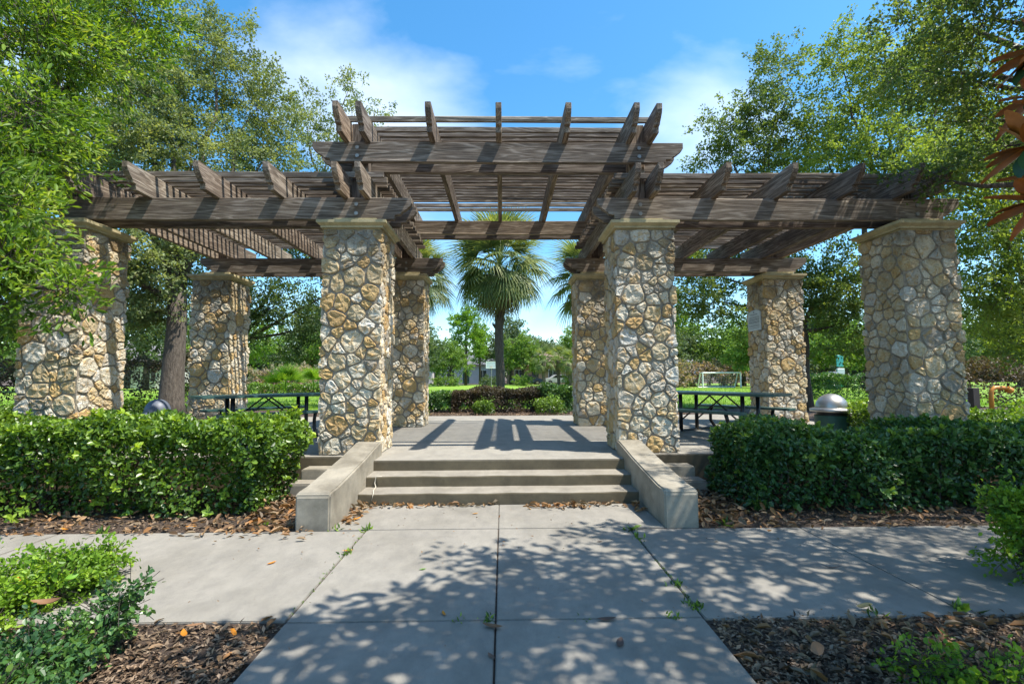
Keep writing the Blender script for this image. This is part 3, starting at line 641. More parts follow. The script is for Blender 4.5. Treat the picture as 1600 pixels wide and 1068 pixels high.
R2 = [(11.2, 19, 13.7, .8, 1.0, 1.5, 4.5), (10.4, 19, 11.8, 1.6, 1.4, 1.0, 7), (8.9, 19, 11.5, 1.3, .9, .4, 2.6), (10.1, 19, 10.2, 1.7, 1.3, .9, 6.5), (12.1, 19, 10.6, 1.2, 1.2, 1.2, 5), (8.4, 19.5, 10.4, .6, .6, .6, 1), (10.4, 19, 8.4, 1.8, 1.4, 1, 6)]
tree('oak_tree', 'oak with a pointed leafy top just right of the raised bay', (10.6, 19.3, .37), (10.6, 19.2, 5.5), .22, R2, 'oak', leaf=.11, dens=12, per=50, spray=.58, twig=True)
R3 = [(12.3, 17, 13.1, .8, 1.0, 1.2, 4), (12.9, 17, 11.2, 1.8, 1.5, 1.3, 9), (12.9, 16, 9.0, 1.8, 1.2, .9, 7), (11.6, 17, 9.7, 1.3, 1.2, 1.1, 5), (13.7, 16, 12.2, 1.1, 1.1, 1.1, 5), (15.5, 16.5, 11.5, 1.6, 1.4, 1.6, 6), (14.6, 16, 8.6, 1.7, 1.3, 1.3, 7)]
tree('oak_tree', 'tall full oak rising over the shaded timber wing between pointed oak and near boughs', (13.6, 16.8, .37), (13.4, 16.8, 5.2), .25, R3, 'oak_bright', leaf=.10, dens=12, per=56, spray=.58, twig=True)
R4 = [(12.2, 12, 5.7, 1.1, 1.0, .9, 7), (12.4, 12, 3.9, 1.2, 1.2, 1.1, 9), (14.0, 13, 2.7, 1.2, .9, .7, 4), (14.2, 12.5, 5.4, 1.5, 1.3, 1.5, 8), (12.4, 12.4, 7.4, 1.3, 1.2, 1, 7), (14.6, 12.5, 8, 1.6, 1.4, 1.3, 7)]
tree('oak_tree', 'sunny yellow-green oak just outside the stained end column', (14.4, 12.6, .36), (14.2, 12.6, 3.0), .2, R4, 'oak_bright', leaf=.085, dens=15, per=54, spray=.5, twig=True)
R5 = [(7.3, 17.5, 4.4, 1.2, 1.2, .9, 6), (9.6, 19.5, 3.6, 1.2, 1.1, .7, 3), (11.0, 16.2, 4.9, 1.1, 1.2, 1.3, 8), (12.0, 17, 3.4, 1.1, 1.1, 1.1, 5), (10.0, 17, 4.5, 1.3, 1.3, 1.0, 6), (7.0, 18, 5.9, 1.5, 1.2, .9, 6), (9, 17, 6.4, 1.6, 1.3, .9, 6)]
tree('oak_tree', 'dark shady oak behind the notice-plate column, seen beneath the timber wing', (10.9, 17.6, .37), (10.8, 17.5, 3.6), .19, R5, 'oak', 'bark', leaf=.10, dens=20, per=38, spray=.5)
# oak whose boughs reach in over the shaded wing and throw the dappled shade
R1 = [(7.3, 8, 7.6, .8, .6, .5, 6), (6.9, 6.5, 6.6, .7, .6, .5, 6), (7.1, 7, 6.0, .8, .6, .4, 5), (7.3, 8, 6.8, .6, .5, .4, 3), (7.5, 7, 5.0, .5, .5, .4, 3.5), (7.6, 8, 5.9, .5, .5, .35, 2.5), (6.75, 7.4, 4.65, .45, .3, .2, 1.6),
      (6.2, 4.6, 6.8, 1.1, .7, .5, 8), (7.4, 3.6, 6.4, 1.2, 1.1, .6, 10), (7.8, 5.4, 7.4, 1.1, .9, .6, 8), (9.6, 5.8, 7.2, 1.4, 1.0, .8, 10), (11.2, 6.2, 6.8, 1.3, 1.2, 1, 9), (6.6, 6.0, 7.6, .9, .6, .4, 5), (8.6, 5.6, 6.2, 1.0, 1.2, .8, 8), (5.4, 1.6, 6.6, .9, .8, .5, 4), (9.0, 7.5, 4.4, .9, .9, .9, 6), (6.6, 5.2, 8.0, 1.1, 1, .6, 5), (3.5, 2.0, 7.1, .7, .7, .35, 2.4)]
tree('oak_tree', 'near oak whose boughs hang into the top corner above the stained column', (10.6, 4.6, -.03), (10.2, 4.9, 4.2), .33, R1, 'oak', leaf=.068, dens=10, per=44, spray=.42, twig=True, up=.4)

# ------------------------------------------------------------------ magnolia bough: whorls of large leaves, rusty below
def mag_leaf_mesh():
    n = 6; V = []; F = []
    for i in range(n+1):
        u = i/n; w = .048*math.sin(math.pi*(u*.94+.03))**.75; z = -.02*u*u
        V += [(u*.2, -w, z+.008), (u*.2, 0, z), (u*.2, w, z+.008)]
    for i in range(n): F += [(3*i, 3*i+3, 3*i+4, 3*i+1), (3*i+1, 3*i+4, 3*i+5, 3*i+2)]
    return V, F
Vm, Fm = mag_leaf_mesh()
MLEAF = mesh_np('leaf', Vm, Fm, M['mag_under'], True, np.linspace(0, 1, len(Vm)))
mg = empty('magnolia_tree', (4.1, .9, -.03), 'magnolia whose rusty-backed large leaves poke in at the frame edge', 'tree')
MB().tube([(0, 0, 0), (.03, 0, 1.2), (-.05, .05, 2.4), (.05, 0, 3.6), (0, 0, 5)], [.11, .09, .075, .06, .03], 10).obj('trunk', M['bark'], mg, smooth=True)
mrg = random.Random(4)
def whorl(c, n, axis, size=1.0):
    ax = Vector(axis).normalized(); a = ax.cross(Vector((0, .3, 1))).normalized(); b = ax.cross(a)
    for i in range(n):
        w = 2*math.pi*i/n+mrg.uniform(-.3, .3); d = (a*math.cos(w)+b*math.sin(w))*mrg.uniform(.8, 1.1)+ax*mrg.uniform(.2, .7)
        q = d.to_track_quat('X', 'Z').to_euler(); o = ob('leaf', MLEAF, mg, loc=Vector(c)-Vector((4.1, .9, -.03)), rot=q); o.scale = (size*mrg.uniform(.85, 1.15),)*3
for c, n, ax in (((2.33, 2.02, 2.60), 9, (-1, .15, .1)), ((2.38, 2.0, 3.02), 8, (-1, .1, .4)), ((2.36, 2.02, 2.36), 9, (-1, .1, -.3)), ((2.40, 2.05, 2.84), 7, (-1, .3, .2)), ((2.42, 1.95, 2.72), 7, (-.8, -.2, 0)), ((2.5, 2.1, 2.5), 8, (-.9, .3, -.1)), ((2.55, 2.05, 2.92), 8, (-.9, .1, .3))):
    whorl(c, n, ax, .92)
    L = limb_path((0, 0, 1.9), Vector(c)-Vector((4.1, .9, -.03)), rg=mrg); MB().tube(L, [.03, .024, .018, .014, .010, .008, .006], 6).obj('branch', M['bark'], mg, smooth=True)
# the crown over the camera: large leaves
mc = [(2.0, 2.2, 5.4, .9, .5, .35, 5), (3.3, 2.3, 5.6, 1.0, .6, .4, 6), (4.8, 2.3, 5.5, 1.1, .7, .5, 7), (4.2, 1.0, 5.2, 1.4, .9, .6, 7), (2.6, 1.0, 5.4, 1.1, .7, .4, 5), (3.1, 3.2, 5.8, .9, .5, .3, 4), (5.2, 3.5, 5.8, 1.2, .6, .4, 6), (4.3, 3.9, 6.0, .8, .4, .3, 3), (6.6, 2.6, 5.2, 1.0, 1.0, .7, 7), (4.6, -.4, 5.0, 1.5, 1, .7, 5), (1.5, 1.6, 5.7, .5, .5, .25, 2)]
ob('crown', crown_mesh('crown', [(x-4.1, y-.9, z+.03, a, b_, c, w) for x, y, z, a, b_, c, w in mc], M['oak_dark'], leaf=.16, ratio=.2, dens=13, per=16, spray=.45, rg=np.random.default_rng(3), round_=True), mg)

# ------------------------------------------------------------------ hedges and shrubs
def hedge(name, label, cat, x0, x1, y0, y1, z0, z1, mat, n, leaf=.05, group=None, rg=None, wob=.06, stems=True, ratio=.36):
    rg = rg or np.random.default_rng(int(abs(x0*97+y0*31))); cx, cy = (x0+x1)/2, (y0+y1)/2
    e = empty(name, (cx, cy, z0), label, cat, group); H = z1-z0; hx, hy = (x1-x0)/2, (y1-y0)/2
    # superellipsoid shell with depth
    A = np.array([hy*H*2, hy*H*2, hx*H*2, hx*H*.8, hx*hy*4*1.3]); f = rg.choice(5, n, p=A/A.sum()); u = rg.uniform(-1, 1, n); v = rg.random(n)
    x = np.where(f == 0, -1, np.where(f == 1, 1, u)); y = np.where(f == 2, -1, np.where(f == 3, 1, np.where(f < 2, u, rg.uniform(-1, 1, n)))); z = np.where(f == 4, 1, v)
    nx = np.stack([(f == 1)*1.-(f == 0), (f == 3)*1.-(f == 2), (f == 4)*1.], 1)
    P = np.stack([x*hx, y*hy, z*H], 1)
    # round the upright edges and the top
    r = .16; q = np.stack([np.abs(P[:, 0])-(hx-r), np.abs(P[:, 1])-(hy-r), P[:, 2]-(H-r)], 1); qq = np.maximum(q, 0); l = np.linalg.norm(qq, axis=1); over = np.maximum(l-r, 0)/np.maximum(l, 1e-6)
    P -= np.stack([np.sign(P[:, 0]), np.sign(P[:, 1]), np.ones(n)], 1)*qq*over[:, None]
    w = wob*1.25*(np.sin(P[:, 0]*3.1+P[:, 2]*4)+np.sin(P[:, 0]*7.3+P[:, 1]*5)*.6+np.sin(P[:, 2]*9+P[:, 0]*2.2)*.5)
    dep = rg.random(n)**1.5*.30-w; P -= nx*dep[:, None]; P[:, 2] = np.maximum(P[:, 2], .02+.1*rg.random(n))
    under = rg.random(n) > np.clip(.30+1.25*P[:, 2]/H, 0, 1); keep = ~under; P, nx, m = P[keep], nx[keep], keep.sum()
    # clusters
    seedp = rg.integers(0, m, m//9); idx = rg.integers(0, len(seedp), m); mixm = (rg.random(m) < .0)[:, None]
    a = nx*.7+rg.normal(size=(m, 3))*.8+np.array([0, 0, .2]); nn = nx*.6+rg.normal(size=(m, 3))*.5+np.array([0, 0, .55])
    L = leaf*(.6+.8*rg.random(m)); big = hx*hy > 2 and leaf < .061; V, F = (leaves6 if big else leaves_np)(P, a, nn, L, L*(ratio*.85 if big else ratio))
    tone = np.clip(rg.random(m)*.75+.25*(P[:, 2]/H)**2-.1*rg.random(m), 0, 1)
    if big:
        k = 420; pk = rg.integers(0, m, k); ok = P[pk, 2] > .05; pk = pk[ok]; k = len(pk); q = 8
        cc = np.repeat(P[pk]+nx[pk]*.05, q, 0)+rg.normal(size=(k*q, 3))*.008; up_ = np.repeat(nx[pk]*.8+np.array([0, 0, .5]), q, 0)
        aa = up_*.5+rg.normal(size=(k*q, 3))*.8; Ls = leaf*(1.0+.5*rg.random(k*q)); V2, F2 = leaves6(cc, aa, up_+rg.normal(size=(k*q, 3))*.2, Ls, Ls*ratio*.85)
        V = np.concatenate([V, V2]); F = np.concatenate([F, F2+m*6]); tone = np.concatenate([tone*.86, np.repeat(.75+.25*rg.random(k), q)])
    ob('foliage', mesh_np('foliage', V, F, M[mat], False, np.repeat(tone, 6 if big else 4)), e)
    if stems:
        s = MB(); rr = random.Random(5)
        for _ in range(int(hx*hy*26)+4):
            px, py = rr.uniform(-hx*.9, hx*.9), rr.uniform(-hy*.85, hy*.85)
            for k in range(2): s.tube([(px, py, -.05), (px+rr.uniform(-.08, .08), py+rr.uniform(-.08, .08), H*.45), (px+rr.uniform(-.2, .2), py+rr.uniform(-.2, .2), H*.9)], [.012, .009, .004], 4, False)
        s.obj('stems', M['bark_dark'], e)['kind'] = 'stuff'
    return e
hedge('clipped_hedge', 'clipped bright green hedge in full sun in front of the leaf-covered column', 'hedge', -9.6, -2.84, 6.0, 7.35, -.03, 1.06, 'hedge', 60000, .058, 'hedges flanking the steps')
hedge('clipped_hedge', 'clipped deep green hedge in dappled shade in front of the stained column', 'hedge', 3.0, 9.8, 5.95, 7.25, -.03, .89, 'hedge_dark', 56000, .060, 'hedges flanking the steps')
hedge('clipped_hedge', 'low green hedge just outside the stained end column', 'hedge', 8.2, 13.5, 8.4, 9.6, .0, .98, 'hedge', 14000, .06, stems=False)
hedge('round_shrub', 'small yellow-green shrub between the dome-lidded bin and stained column', 'shrub', 6.7, 7.9, 9.0, 9.7, .1, 1.02, 'hedge', 8000, .05, stems=False)
hedge('clipped_hedge', 'low hedge between the leaf-covered column and the oak trunk', 'hedge', -10.5, -7.9, 10.6, 11.8, .3, 1.08, 'hedge', 12000, .06, stems=False)
# planting bed behind the deck
hedge('clipped_hedge', 'brownish clipped hedge in front of the middle palm', 'hedge', -1.75, 1.5, 17.2, 18.3, .35, 1.15, 'purple', 24000, .06)
hedge('round_shrub', 'dark green bushy shrub at the palm-side end of the brownish hedge', 'shrub', 1.35, 2.5, 17.0, 18.2, .35, 1.26, 'hedge_dark', 6000, .07, stems=False)
hedge('round_shrub', 'dark green shrub at the open end of the brownish hedge', 'shrub', -2.5, -1.7, 17.3, 18.1, .35, 1.05, 'hedge_dark', 5000, .06, stems=False)
hedge('round_shrub', 'dark rounded shrub beside the rear inner column on the sunlit side', 'shrub', -3.9, -2.65, 16.6, 17.9, .35, 1.25, 'hedge_dark', 6000, .07, stems=False)
for x, y, w, h, lb in ((-.62, 16.5, .6, .42, 'tiny yellow-green shrub in the mulch before the brownish hedge'), (1.55, 16.4, .9, .5, 'small bright shrub in front of the dark bushy shrub'), (-2.75, 15.9, .7, .5, 'small yellow-green shrub at the foot of the rear inner column')):
    hedge('small_shrub', lb, 'shrub', x-w/2, x+w/2, y-w/2, y+w/2, .35, .35+h, 'hedge', 2200, .05, stems=False, wob=.04)
# near shrubs at the lower corners
def shrub(name, label, loc, clumps, mat, dens, per, leaf, rg, spray=.2, cat='shrub', ratio=.36):
    e = empty(name, loc, label, cat); m, tw = crown_mesh('foliage', clumps, M[mat], leaf=leaf, dens=dens, per=per, spray=spray, rg=np.random.default_rng(rg), up=.7, twig=True, ratio=ratio*.85, shape=.45, round_=True, twr=.4)
    ob('foliage', m, e); tw.obj('twigs', M['bark_dark'], e)['kind'] = 'stuff'; return e
shrub('spreading_shrub', 'low spreading bright green shrub lit by the sun in the near corner', (-3.2, 3.6, -.03), [(-.2, .35, .13, .42, .3, .12, 12), (.02, .5, .17, .2, .16, .09, 4), (-.5, -.1, .12, .4, .4, .12, 11), (-.25, -.4, .12, .35, .35, .12, 8), (-.9, .25, .12, .4, .4, .12, 9), (.0, .15, .13, .2, .2, .1, 4)], 'shrub', 15, 26, .034, 1, .14)
shrub('spreading_shrub', 'low blue-green shrub with one tall thin twig at the mulch edge by the path', (-2.35, 2.85, -.03), [(-.1, .0, .12, .26, .22, .10, 8), (.02, .28, .22, .10, .10, .10, 2.2), (.12, .30, .33, .07, .05, .06, .6), (-.42, -.15, .12, .28, .24, .10, 8), (0, -.32, .10, .2, .15, .08, 4)], 'hedge_dark', 15, 22, .034, 2, .13)
shrub('leafy_shrub', 'upright light green shrub at the frame edge beside the shaded walk', (4.42, 3.75, -.08), [(.1, .1, .42, .36, .36, .26, 12), (-.02, .35, .58, .22, .22, .14, 5), (.35, -.2, .28, .4, .4, .22, 10), (-.2, .15, .30, .22, .22, .16, 4)], 'shrub', 15, 26, .038, 3, .16)
shrub('ground_plant', 'tiny green plant sprouting from the shaded leaf litter', (2.45, 2.75, -.02), [(-.12, 0, .06, .2, .1, .05, 3), (.15, -.1, .07, .22, .12, .05, 3)], 'shrub', 10, 14, .034, 4, .12, 'plant')
# purple-leaved shrub rows beyond the lawn edge
for i, (x, y, w, h, lb) in enumerate(((-13.2, 17.5, 5.0, 1.9, 'purple-brown shrub row behind the oak trunk'), (-18, 15.5, 5, 1.7, 'purple-brown shrub row far outside the leaf-covered column'),
        (14.6, 14.4, 6.0, 1.55, 'purple-brown shrub row behind the orange pipe'))):
    hedge('purple_shrub', lb, 'shrub', x-w/2, x+w/2, y, y+1.3, .35, .35+h, 'purple', 11000, .075, 'purple-leaved shrub rows', stems=False, wob=.12)
tag(MB().box(-3.6, 3.6, -.07, .07, 0, .16).obj('timber_edging', M['post'], None, loc=(13.6, 12.9, .35)), 'long low dark timber edging in front of the purple shrubs by the orange pipe', 'edging')

# ------------------------------------------------------------------ cabbage palms
def frond_mesh(seed, drop, nl=22, L=.95, wide=150):
    rg = random.Random(seed); V = []; F = []; rn = []
    def seg(p0, p1, w0, w1, side):
        n = len(V); V.extend([p0-side*w0, p0+side*w0, p1+side*w1, p1-side*w1]); F.append((n, n+1, n+2, n+3)); r = rg.random(); rn.extend([r]*4)
    pts = [Vector((u*.85, 0, .22*math.sin(u*1.6)-drop*.15*u*u)) for u in (0, .33, .66, 1)]
    for a, b in zip(pts, pts[1:]): seg(a, b, .018, .014, Vector((0, 1, 0)))
    hub = pts[-1]; dirx = (pts[-1]-pts[-2]).normalized()
    for i in range(nl):
        a = R(-wide/2+wide*i/(nl-1)); d = Vector((math.cos(a), math.sin(a), 0)); d = Vector((d.x*dirx.x, d.y, d.x*dirx.z+.10*math.cos(a*2)))
        l = L*(.72+.28*math.cos(a*.8))*rg.uniform(.88, 1.08); p = hub.copy(); side = Vector((-d.y, d.x, .25)).normalized(); w = .010
        for k in range(4):
            u0, u1 = k/4, (k+1)/4; q = hub+d*l*u1+Vector((0, 0, -drop*(.5 if k > 1 else .3)*l*u1**2.2+rg.uniform(-.01, .01)))
            seg(p, q, w, [.021, .019, .012, .002][k], side); p = q; w = [.021, .019, .012, .002][k]
    return np.array([tuple(v) for v in V]), F, rn
FR = {}
for k, drop in enumerate((.5, .8, 1.1)): V, F, rn = frond_mesh(k, drop); FR['palm', k] = mesh_np('frond', V, F, M['palm'], False, rn)
for k, drop in enumerate((1.0, 1.3)): V, F, rn = frond_mesh(k+9, drop, 18, .85, 110); FR['palm_dead', k] = mesh_np('frond', V, F, M['palm_dead'], False, rn)
def palm(label, loc, h, r, crown, seed, nf=58, group='cabbage palms on the lawn edge'):
    rg = random.Random(seed); e = empty('cabbage_palm', loc, label, 'palm tree', group)
    b = MB(); n = 14; b.tube([(0.03*math.sin(i*.7), 0, h*i/n) for i in range(n+1)], [r*(1.25 if i == 0 else 1+.06*math.sin(i*2.3)+(.0 if i < n-3 else .22)) for i in range(n+1)], 12); b.obj('trunk', M['palm_bark'], e, smooth=True)
    bb = MB()
    for i in range(46):
        z = h-.15-rg.random()**1.5*h*.45; a_ = i*2.4; c_, s_ = math.cos(a_), math.sin(a_); bb.tube([(c_*r*.9, s_*r*.9, z), (c_*(r+.10), s_*(r+.10), z+.16), (c_*(r+.13), s_*(r+.13), z+.26)], [.045, .03, .012], 4)
    bb.obj('boots', M['palm_bark'], e)['kind'] = 'stuff'
    for i in range(nf):
        t_ = (i+.5)/nf; el = R(80-t_*152); az = i*2.39996+rg.uniform(-.35, .35); el += rg.uniform(-.16, .16); d = Vector((math.cos(az)*math.cos(el), math.sin(az)*math.cos(el), math.sin(el)))
        dead = t_ > .86; q = d.to_track_quat('X', 'Z'); roll = Matrix.Rotation(rg.uniform(-.5, .5), 4, 'X').to_quaternion(); s = crown/1.8*rg.uniform(.72, 1.12)
        me = FR['palm_dead', rg.randrange(2)] if dead else FR['palm', min(2, int(t_*2.4))]
        o = ob('frond', me, e, loc=(0, 0, h-.0+.35-t_*.55), rot=(q @ roll).to_euler()); o.scale = (s*(.75 if dead else 1), s, s)
palm('cabbage palm in the middle, framed by the central opening behind the brownish hedge', (-.08, 21, .37), 5.85, .19, 2.6, 1, 124)
palm('cabbage palm partly behind the rear inner column on the sunlit side', (-3.6, 20, .37), 5.2, .19, 2.1, 2, 90)
palm('cabbage palm partly behind the rear inner column on the shaded side', (3.65, 20, .37), 5.1, .19, 2.1, 3, 90)
# palmetto clump by the table
for i, (x, y, z, s, lb) in enumerate(((-10.6, 24.5, .4, .85, 'bright young palmetto in the open beyond the green table'), (-9.6, 25.5, .4, .7, 'smaller bright palmetto beside the young palmetto'))):
    e = empty('palmetto', (x, y, z), lb, 'plant'); rg = random.Random(i)
    for k in range(20):
        el = R(rg.uniform(15, 75)); az = k*2.4; d = Vector((math.cos(az)*math.cos(el), math.sin(az)*math.cos(el), math.sin(el)))
        me = FR.get('bright') or FR.setdefault('bright', mesh_np('frond', *frond_mesh(77, .4)[:2], M['pine'], False, frond_mesh(77, .4)[2]))
        o = ob('frond', me, e, loc=(0, 0, .5+i*.1), rot=d.to_track_quat('X', 'Z').to_euler()); o.scale = (s, s, s)

# ------------------------------------------------------------------ far side of the lawn
FC = {}
def far_crown(kind):
    if kind in FC: return FC[kind]
    rg = np.random.default_rng(len(FC)+40)
    cl = {'round': [(0, 0, 3.6, 2.6, 2.4, 1.7, 9), (1.4, .3, 4.6, 1.7, 1.6, 1.3, 6), (-1.5, -.2, 4.3, 1.8, 1.6, 1.3, 6), (.1, 0, 5.9, 1.5, 1.5, 1.0, 5), (-2.2, .4, 2.8, 1.3, 1.2, .9, 3), (2.3, -.3, 3.0, 1.3, 1.3, 1.0, 3)],
          'wide': [(0, 0, 3.2, 3.6, 2.6, 1.6, 11), (2.6, .3, 4.2, 2.0, 1.8, 1.2, 6), (-2.6, -.2, 4.0, 2.2, 1.8, 1.3, 7), (.4, 0, 5.0, 2.2, 1.9, 1.1, 7)],
          'pine': [(0, 0, 7.6, 1.7, 1.6, 1.6, 8), (1.2, 0, 6.0, 1.3, 1.2, .8, 4), (-1.5, 0, 5.6, 1.4, 1.3, .9, 4), (.3, 0, 9.2, 1.2, 1.1, .9, 4), (1.4, .2, 4.3, 1.2, 1, .6, 2.5), (-1.0, 0, 8.5, 1, 1, .8, 3)],
          'bush': [(0, 0, .7, 1.5, 1.1, .7, 6), (1.2, 0, .6, .9, .8, .6, 3), (-1.1, .1, .6, 1, .8, .6, 3)]}[kind]
    FC[kind] = [cl, {}]; return FC[kind]
def far_tree(name, label, kind, mat, loc, s, rz=0, group='trees lining the far side of the lawn', sz=None, cat='tree'):
    cl, made = far_crown(kind)
    if mat not in made:
        made[mat] = crown_mesh('crown', cl, M[mat], leaf=.24 if kind != 'bush' else .14, dens=11, per=24, spray=.7 if kind != 'bush' else .3, rg=np.random.default_rng(len(kind)*7+len(mat)))
    e = empty(name, loc, label, cat, group, rz=rz); e.scale = (s, s, sz or s); ob('crown', made[mat], e)
    if kind != 'bush':
        key = ('trunk', kind)
        if key not in FC:
            h = {'round': 3.4, 'wide': 3.2, 'pine': 8.6}[kind]; b = MB().tube([(0, 0, -.1), (.05, 0, h*.5), (0, .05, h)], [.22, .16, .08], 8)
            for q in cl[1:4]: b.tube([(0, 0, h*.6), (q[0]*.5, q[1], h*.6+(q[2]-h*.6)*.6), q[:3]], [.1, .07, .03], 6)
            FC[key] = b.mesh('trunk', M['bark_dark'], True)
        ob('trunk', FC[key], e)
    return e
G0 = .36
far_tree('pine_tree', 'bright green tall pine left of the middle palm trunk, across the lawn', 'pine', 'pine', (-4.9, 66, G0), 1.0, sz=1.02)
far_tree('pine_tree', 'slimmer bright green pine just beside the tall pine', 'pine', 'pine', (-3.1, 68, G0), .8, 1.5, sz=.82)
far_tree('broadleaf_tree', 'yellowish lower tree in front of the tall pine', 'round', 'far_green', (-6.6, 63, G0), .8, .6)
far_tree('broadleaf_tree', 'grey-green tree seen beside the rear inner column on the sunlit side', 'round', 'far_blue', (-9.2, 58, G0), 1.05, 2.0)
far_tree('broadleaf_tree', 'bluish tree directly behind the middle palm trunk', 'round', 'far_blue', (1.2, 72, G0), 1.35, 1.0)
far_tree('broadleaf_tree', 'full green tree between the palm trunk and the tan house', 'round', 'far_green', (2.8, 66, G0), .95, 3.0)
far_tree('broadleaf_tree', 'full green tree at the shaded end of the tan house', 'round', 'far_green', (10.0, 66, G0), 1.1, 4.0)
far_tree('broadleaf_tree', 'bluish tree behind the tan house roof', 'wide', 'far_blue', (6.2, 84, G0), 1.2, .4)
for i, (x, y, s, kind, mat) in enumerate(((-15, 52, 1.1, 'wide', 'far_green'), (-21, 55, 1.3, 'round', 'far_blue'), (-27, 50, 1.2, 'wide', 'far_green'), (-34, 48, 1.3, 'round', 'far_blue'), (-42, 46, 1.3, 'wide', 'far_green'), (-50, 44, 1.4, 'round', 'far_green'),
        (15, 56, 1.1, 'wide', 'far_blue'), (21, 58, 1.3, 'round', 'far_green'), (27, 55, 1.2, 'wide', 'far_green'), (34, 52, 1.3, 'round', 'far_blue'), (41, 50, 1.2, 'wide', 'far_green'), (49, 46, 1.4, 'round', 'far_blue'), (57, 45, 1.4, 'wide', 'far_green'))):
    far_tree('broadleaf_tree', '%s in the tree line beyond the lawn, %s' % ({'far_green': 'green', 'far_blue': 'bluish'}[mat]+(' spreading tree' if kind == 'wide' else ' rounded tree'),
        ['first', 'second', 'third', 'fourth', 'fifth', 'sixth', 'seventh'][i if i < 6 else i-6]+(' outward, bright hedge side' if i < 6 else ' outward, dark hedge side')), kind, mat, (x, y, G0), s, i*1.3)
for i, (x, y, h, sd) in enumerate(((5.0, 60, 3.0, 11), (6.9, 61, 3.2, 12), (8.1, 59.5, 2.7, 13))):
    palm(['short far palm in front of the tan house, nearest the palm trunk', 'middle one of the short far palms in front of the tan house', 'short far palm nearest the shaded inner column'][i], (x, y, G0), h, .2, 2.0, sd, 30, 'short palms before the tan house')
for i, (x, y, s, mat, lb) in enumerate(((-7, 61, 1.0, 'far_green', 'green bush below the grey-green tree'), (-1.5, 62, .9, 'far_blue', 'low bluish bush at the foot of the middle palm line'), (2.5, 61, 1.0, 'far_green', 'low green bush before the parked cars'),
        (9.2, 60, 1.0, 'far_green', 'low green bush at the tan house corner'), (19.6, 54, 1.0, 'far_green', 'green bush behind the goal'), (28, 44, 1.0, 'far_blue', 'dark bush beside the blue-green bin'), (23.8, 40, .9, 'far_green', 'green bush before the far trees by the bin'))):
    far_tree('far_bush', lb, 'bush', mat, (x, y, G0), s, i, 'bushes along the far lawn edge', cat='bush')
for i, (x, y, s, lb) in enumerate(((-12.2, 34, 1.5, 'pinkish ornamental grass mound beyond the green table'), (-15.5, 35, 1.4, 'second pinkish grass mound, farther from the columns'), (16.6, 50, 1.9, 'pinkish ornamental grass mound beside the soccer goal'), (22.6, 52, 1.9, 'pinkish grass mound seen through the soccer goal net'))):
    far_tree('grass_mound', lb, 'bush', 'pink', (x, y, G0), s, i, 'pinkish ornamental grass mounds', cat='ornamental grass')
hedge('clipped_hedge', 'long low green hedge along the far lawn edge behind the green table', 'hedge', -20, -10, 31.2, 32.2, .36, 1.15, 'hedge', 9000, .1, stems=False)
hedge('clipped_hedge', 'dark hedge block beyond the dome-lidded bin at the mulch bed', 'hedge', 15.6, 19.6, 24.2, 25.4, .36, 1.55, 'hedge_dark', 9000, .09, stems=False)

# wood closing the view far behind the houses
rgw = np.random.default_rng(77); cw = []
for k in range(120):
    a_ = R(-78+156*(k+.5)/120); d_ = 112+rgw.uniform(-9, 9); cw.append((d_*math.sin(a_), d_*math.cos(a_), 3.6+rgw.uniform(-.6, 1.2), 4.2, 3.5, 3.2+rgw.uniform(-.3, 1.0), 10))
tag(ob('distant_trees', crown_mesh('distant_trees', cw, M['far_blue'], leaf=.62, ratio=.42, dens=7, per=22, spray=1.4, rg=rgw)), 'green wood closing the view beyond the houses', 'wood', kind='stuff')
# houses
def house(label, loc, w, d, h, wall, roof_c, seed=0, rz=0, teal=False):
    e = empty('house', loc, label, 'house', 'houses across the park', rz=rz); wm = plain('stucco', wall, .85, 0, .06, 2); rm = plain('roof_shingle', roof_c, .9, 0, .3, 5); dk = plain('glass_dark', (.03, .04, .05), .15)
    MB().box(-w/2, w/2, 0, d, 0, h).obj('wall', wm, e)
    o = .5; rh = h+min(w, d)*.28; r = min(w, d)/2
    MB().add([(-w/2-o, -o, h), (w/2+o, -o, h), (w/2+o, d+o, h), (-w/2-o, d+o, h), (-w/2+r, d/2, rh), (w/2-r, d/2, rh), (-w/2-o, -o, h-.15), (w/2+o, -o, h-.15), (w/2+o, d+o, h-.15), (-w/2-o, d+o, h-.15)],
             [(0, 1, 5, 4), (1, 2, 5), (2, 3, 4, 5), (3, 0, 4), (6, 7, 1, 0), (7, 8, 2, 1), (8, 9, 3, 2), (9, 6, 0, 3), (9, 8, 7, 6)]).obj('roof', rm, e)
    x = -w/2+1.2; rg = random.Random(seed); i = 0
    while x < w/2-1.2:
        if i % 3 == 1:
            f = MB().box(x, x+1.0, -.06, .0, .05, 2.15).obj('door', M['bin_green'] if teal else dk, e); MB().box(x+.8, x+.86, -.1, -.06, 1.0, 1.12).obj('handle', M['galv'], f)
        else:
            f = MB().box(x, x+1.2, -.05, .02, .9, 2.2).obj('window', dk, e); g = MB()
            g.box(x-.08, x, -.09, 0, .82, 2.28).box(x+1.2, x+1.28, -.09, 0, .82, 2.28).box(x, x+1.2, -.09, 0, 2.2, 2.28).box(x, x+1.2, -.09, 0, .82, .9).box(x+.57, x+.63, -.085, -.05, .9, 2.2); g.obj('frame', M['white'], f)
        x += 2.6; i += 1
house('tan stucco house behind the short palms with a dark entry', (7.2, 76, .3), 13, 8, 2.9, (.42, .30, .18), (.16, .11, .08), 1)
house('pale grey-blue house behind the tall pine with a teal door', (-5.2, 80, .3), 10, 8, 3.2, (.45, .48, .50), (.12, .12, .13), 2, teal=True)
house('pale house glimpsed past the rear inner column on the sunlit side', (-17, 78, .3), 12, 8, 3.0, (.52, .50, .46), (.18, .17, .17), 3)
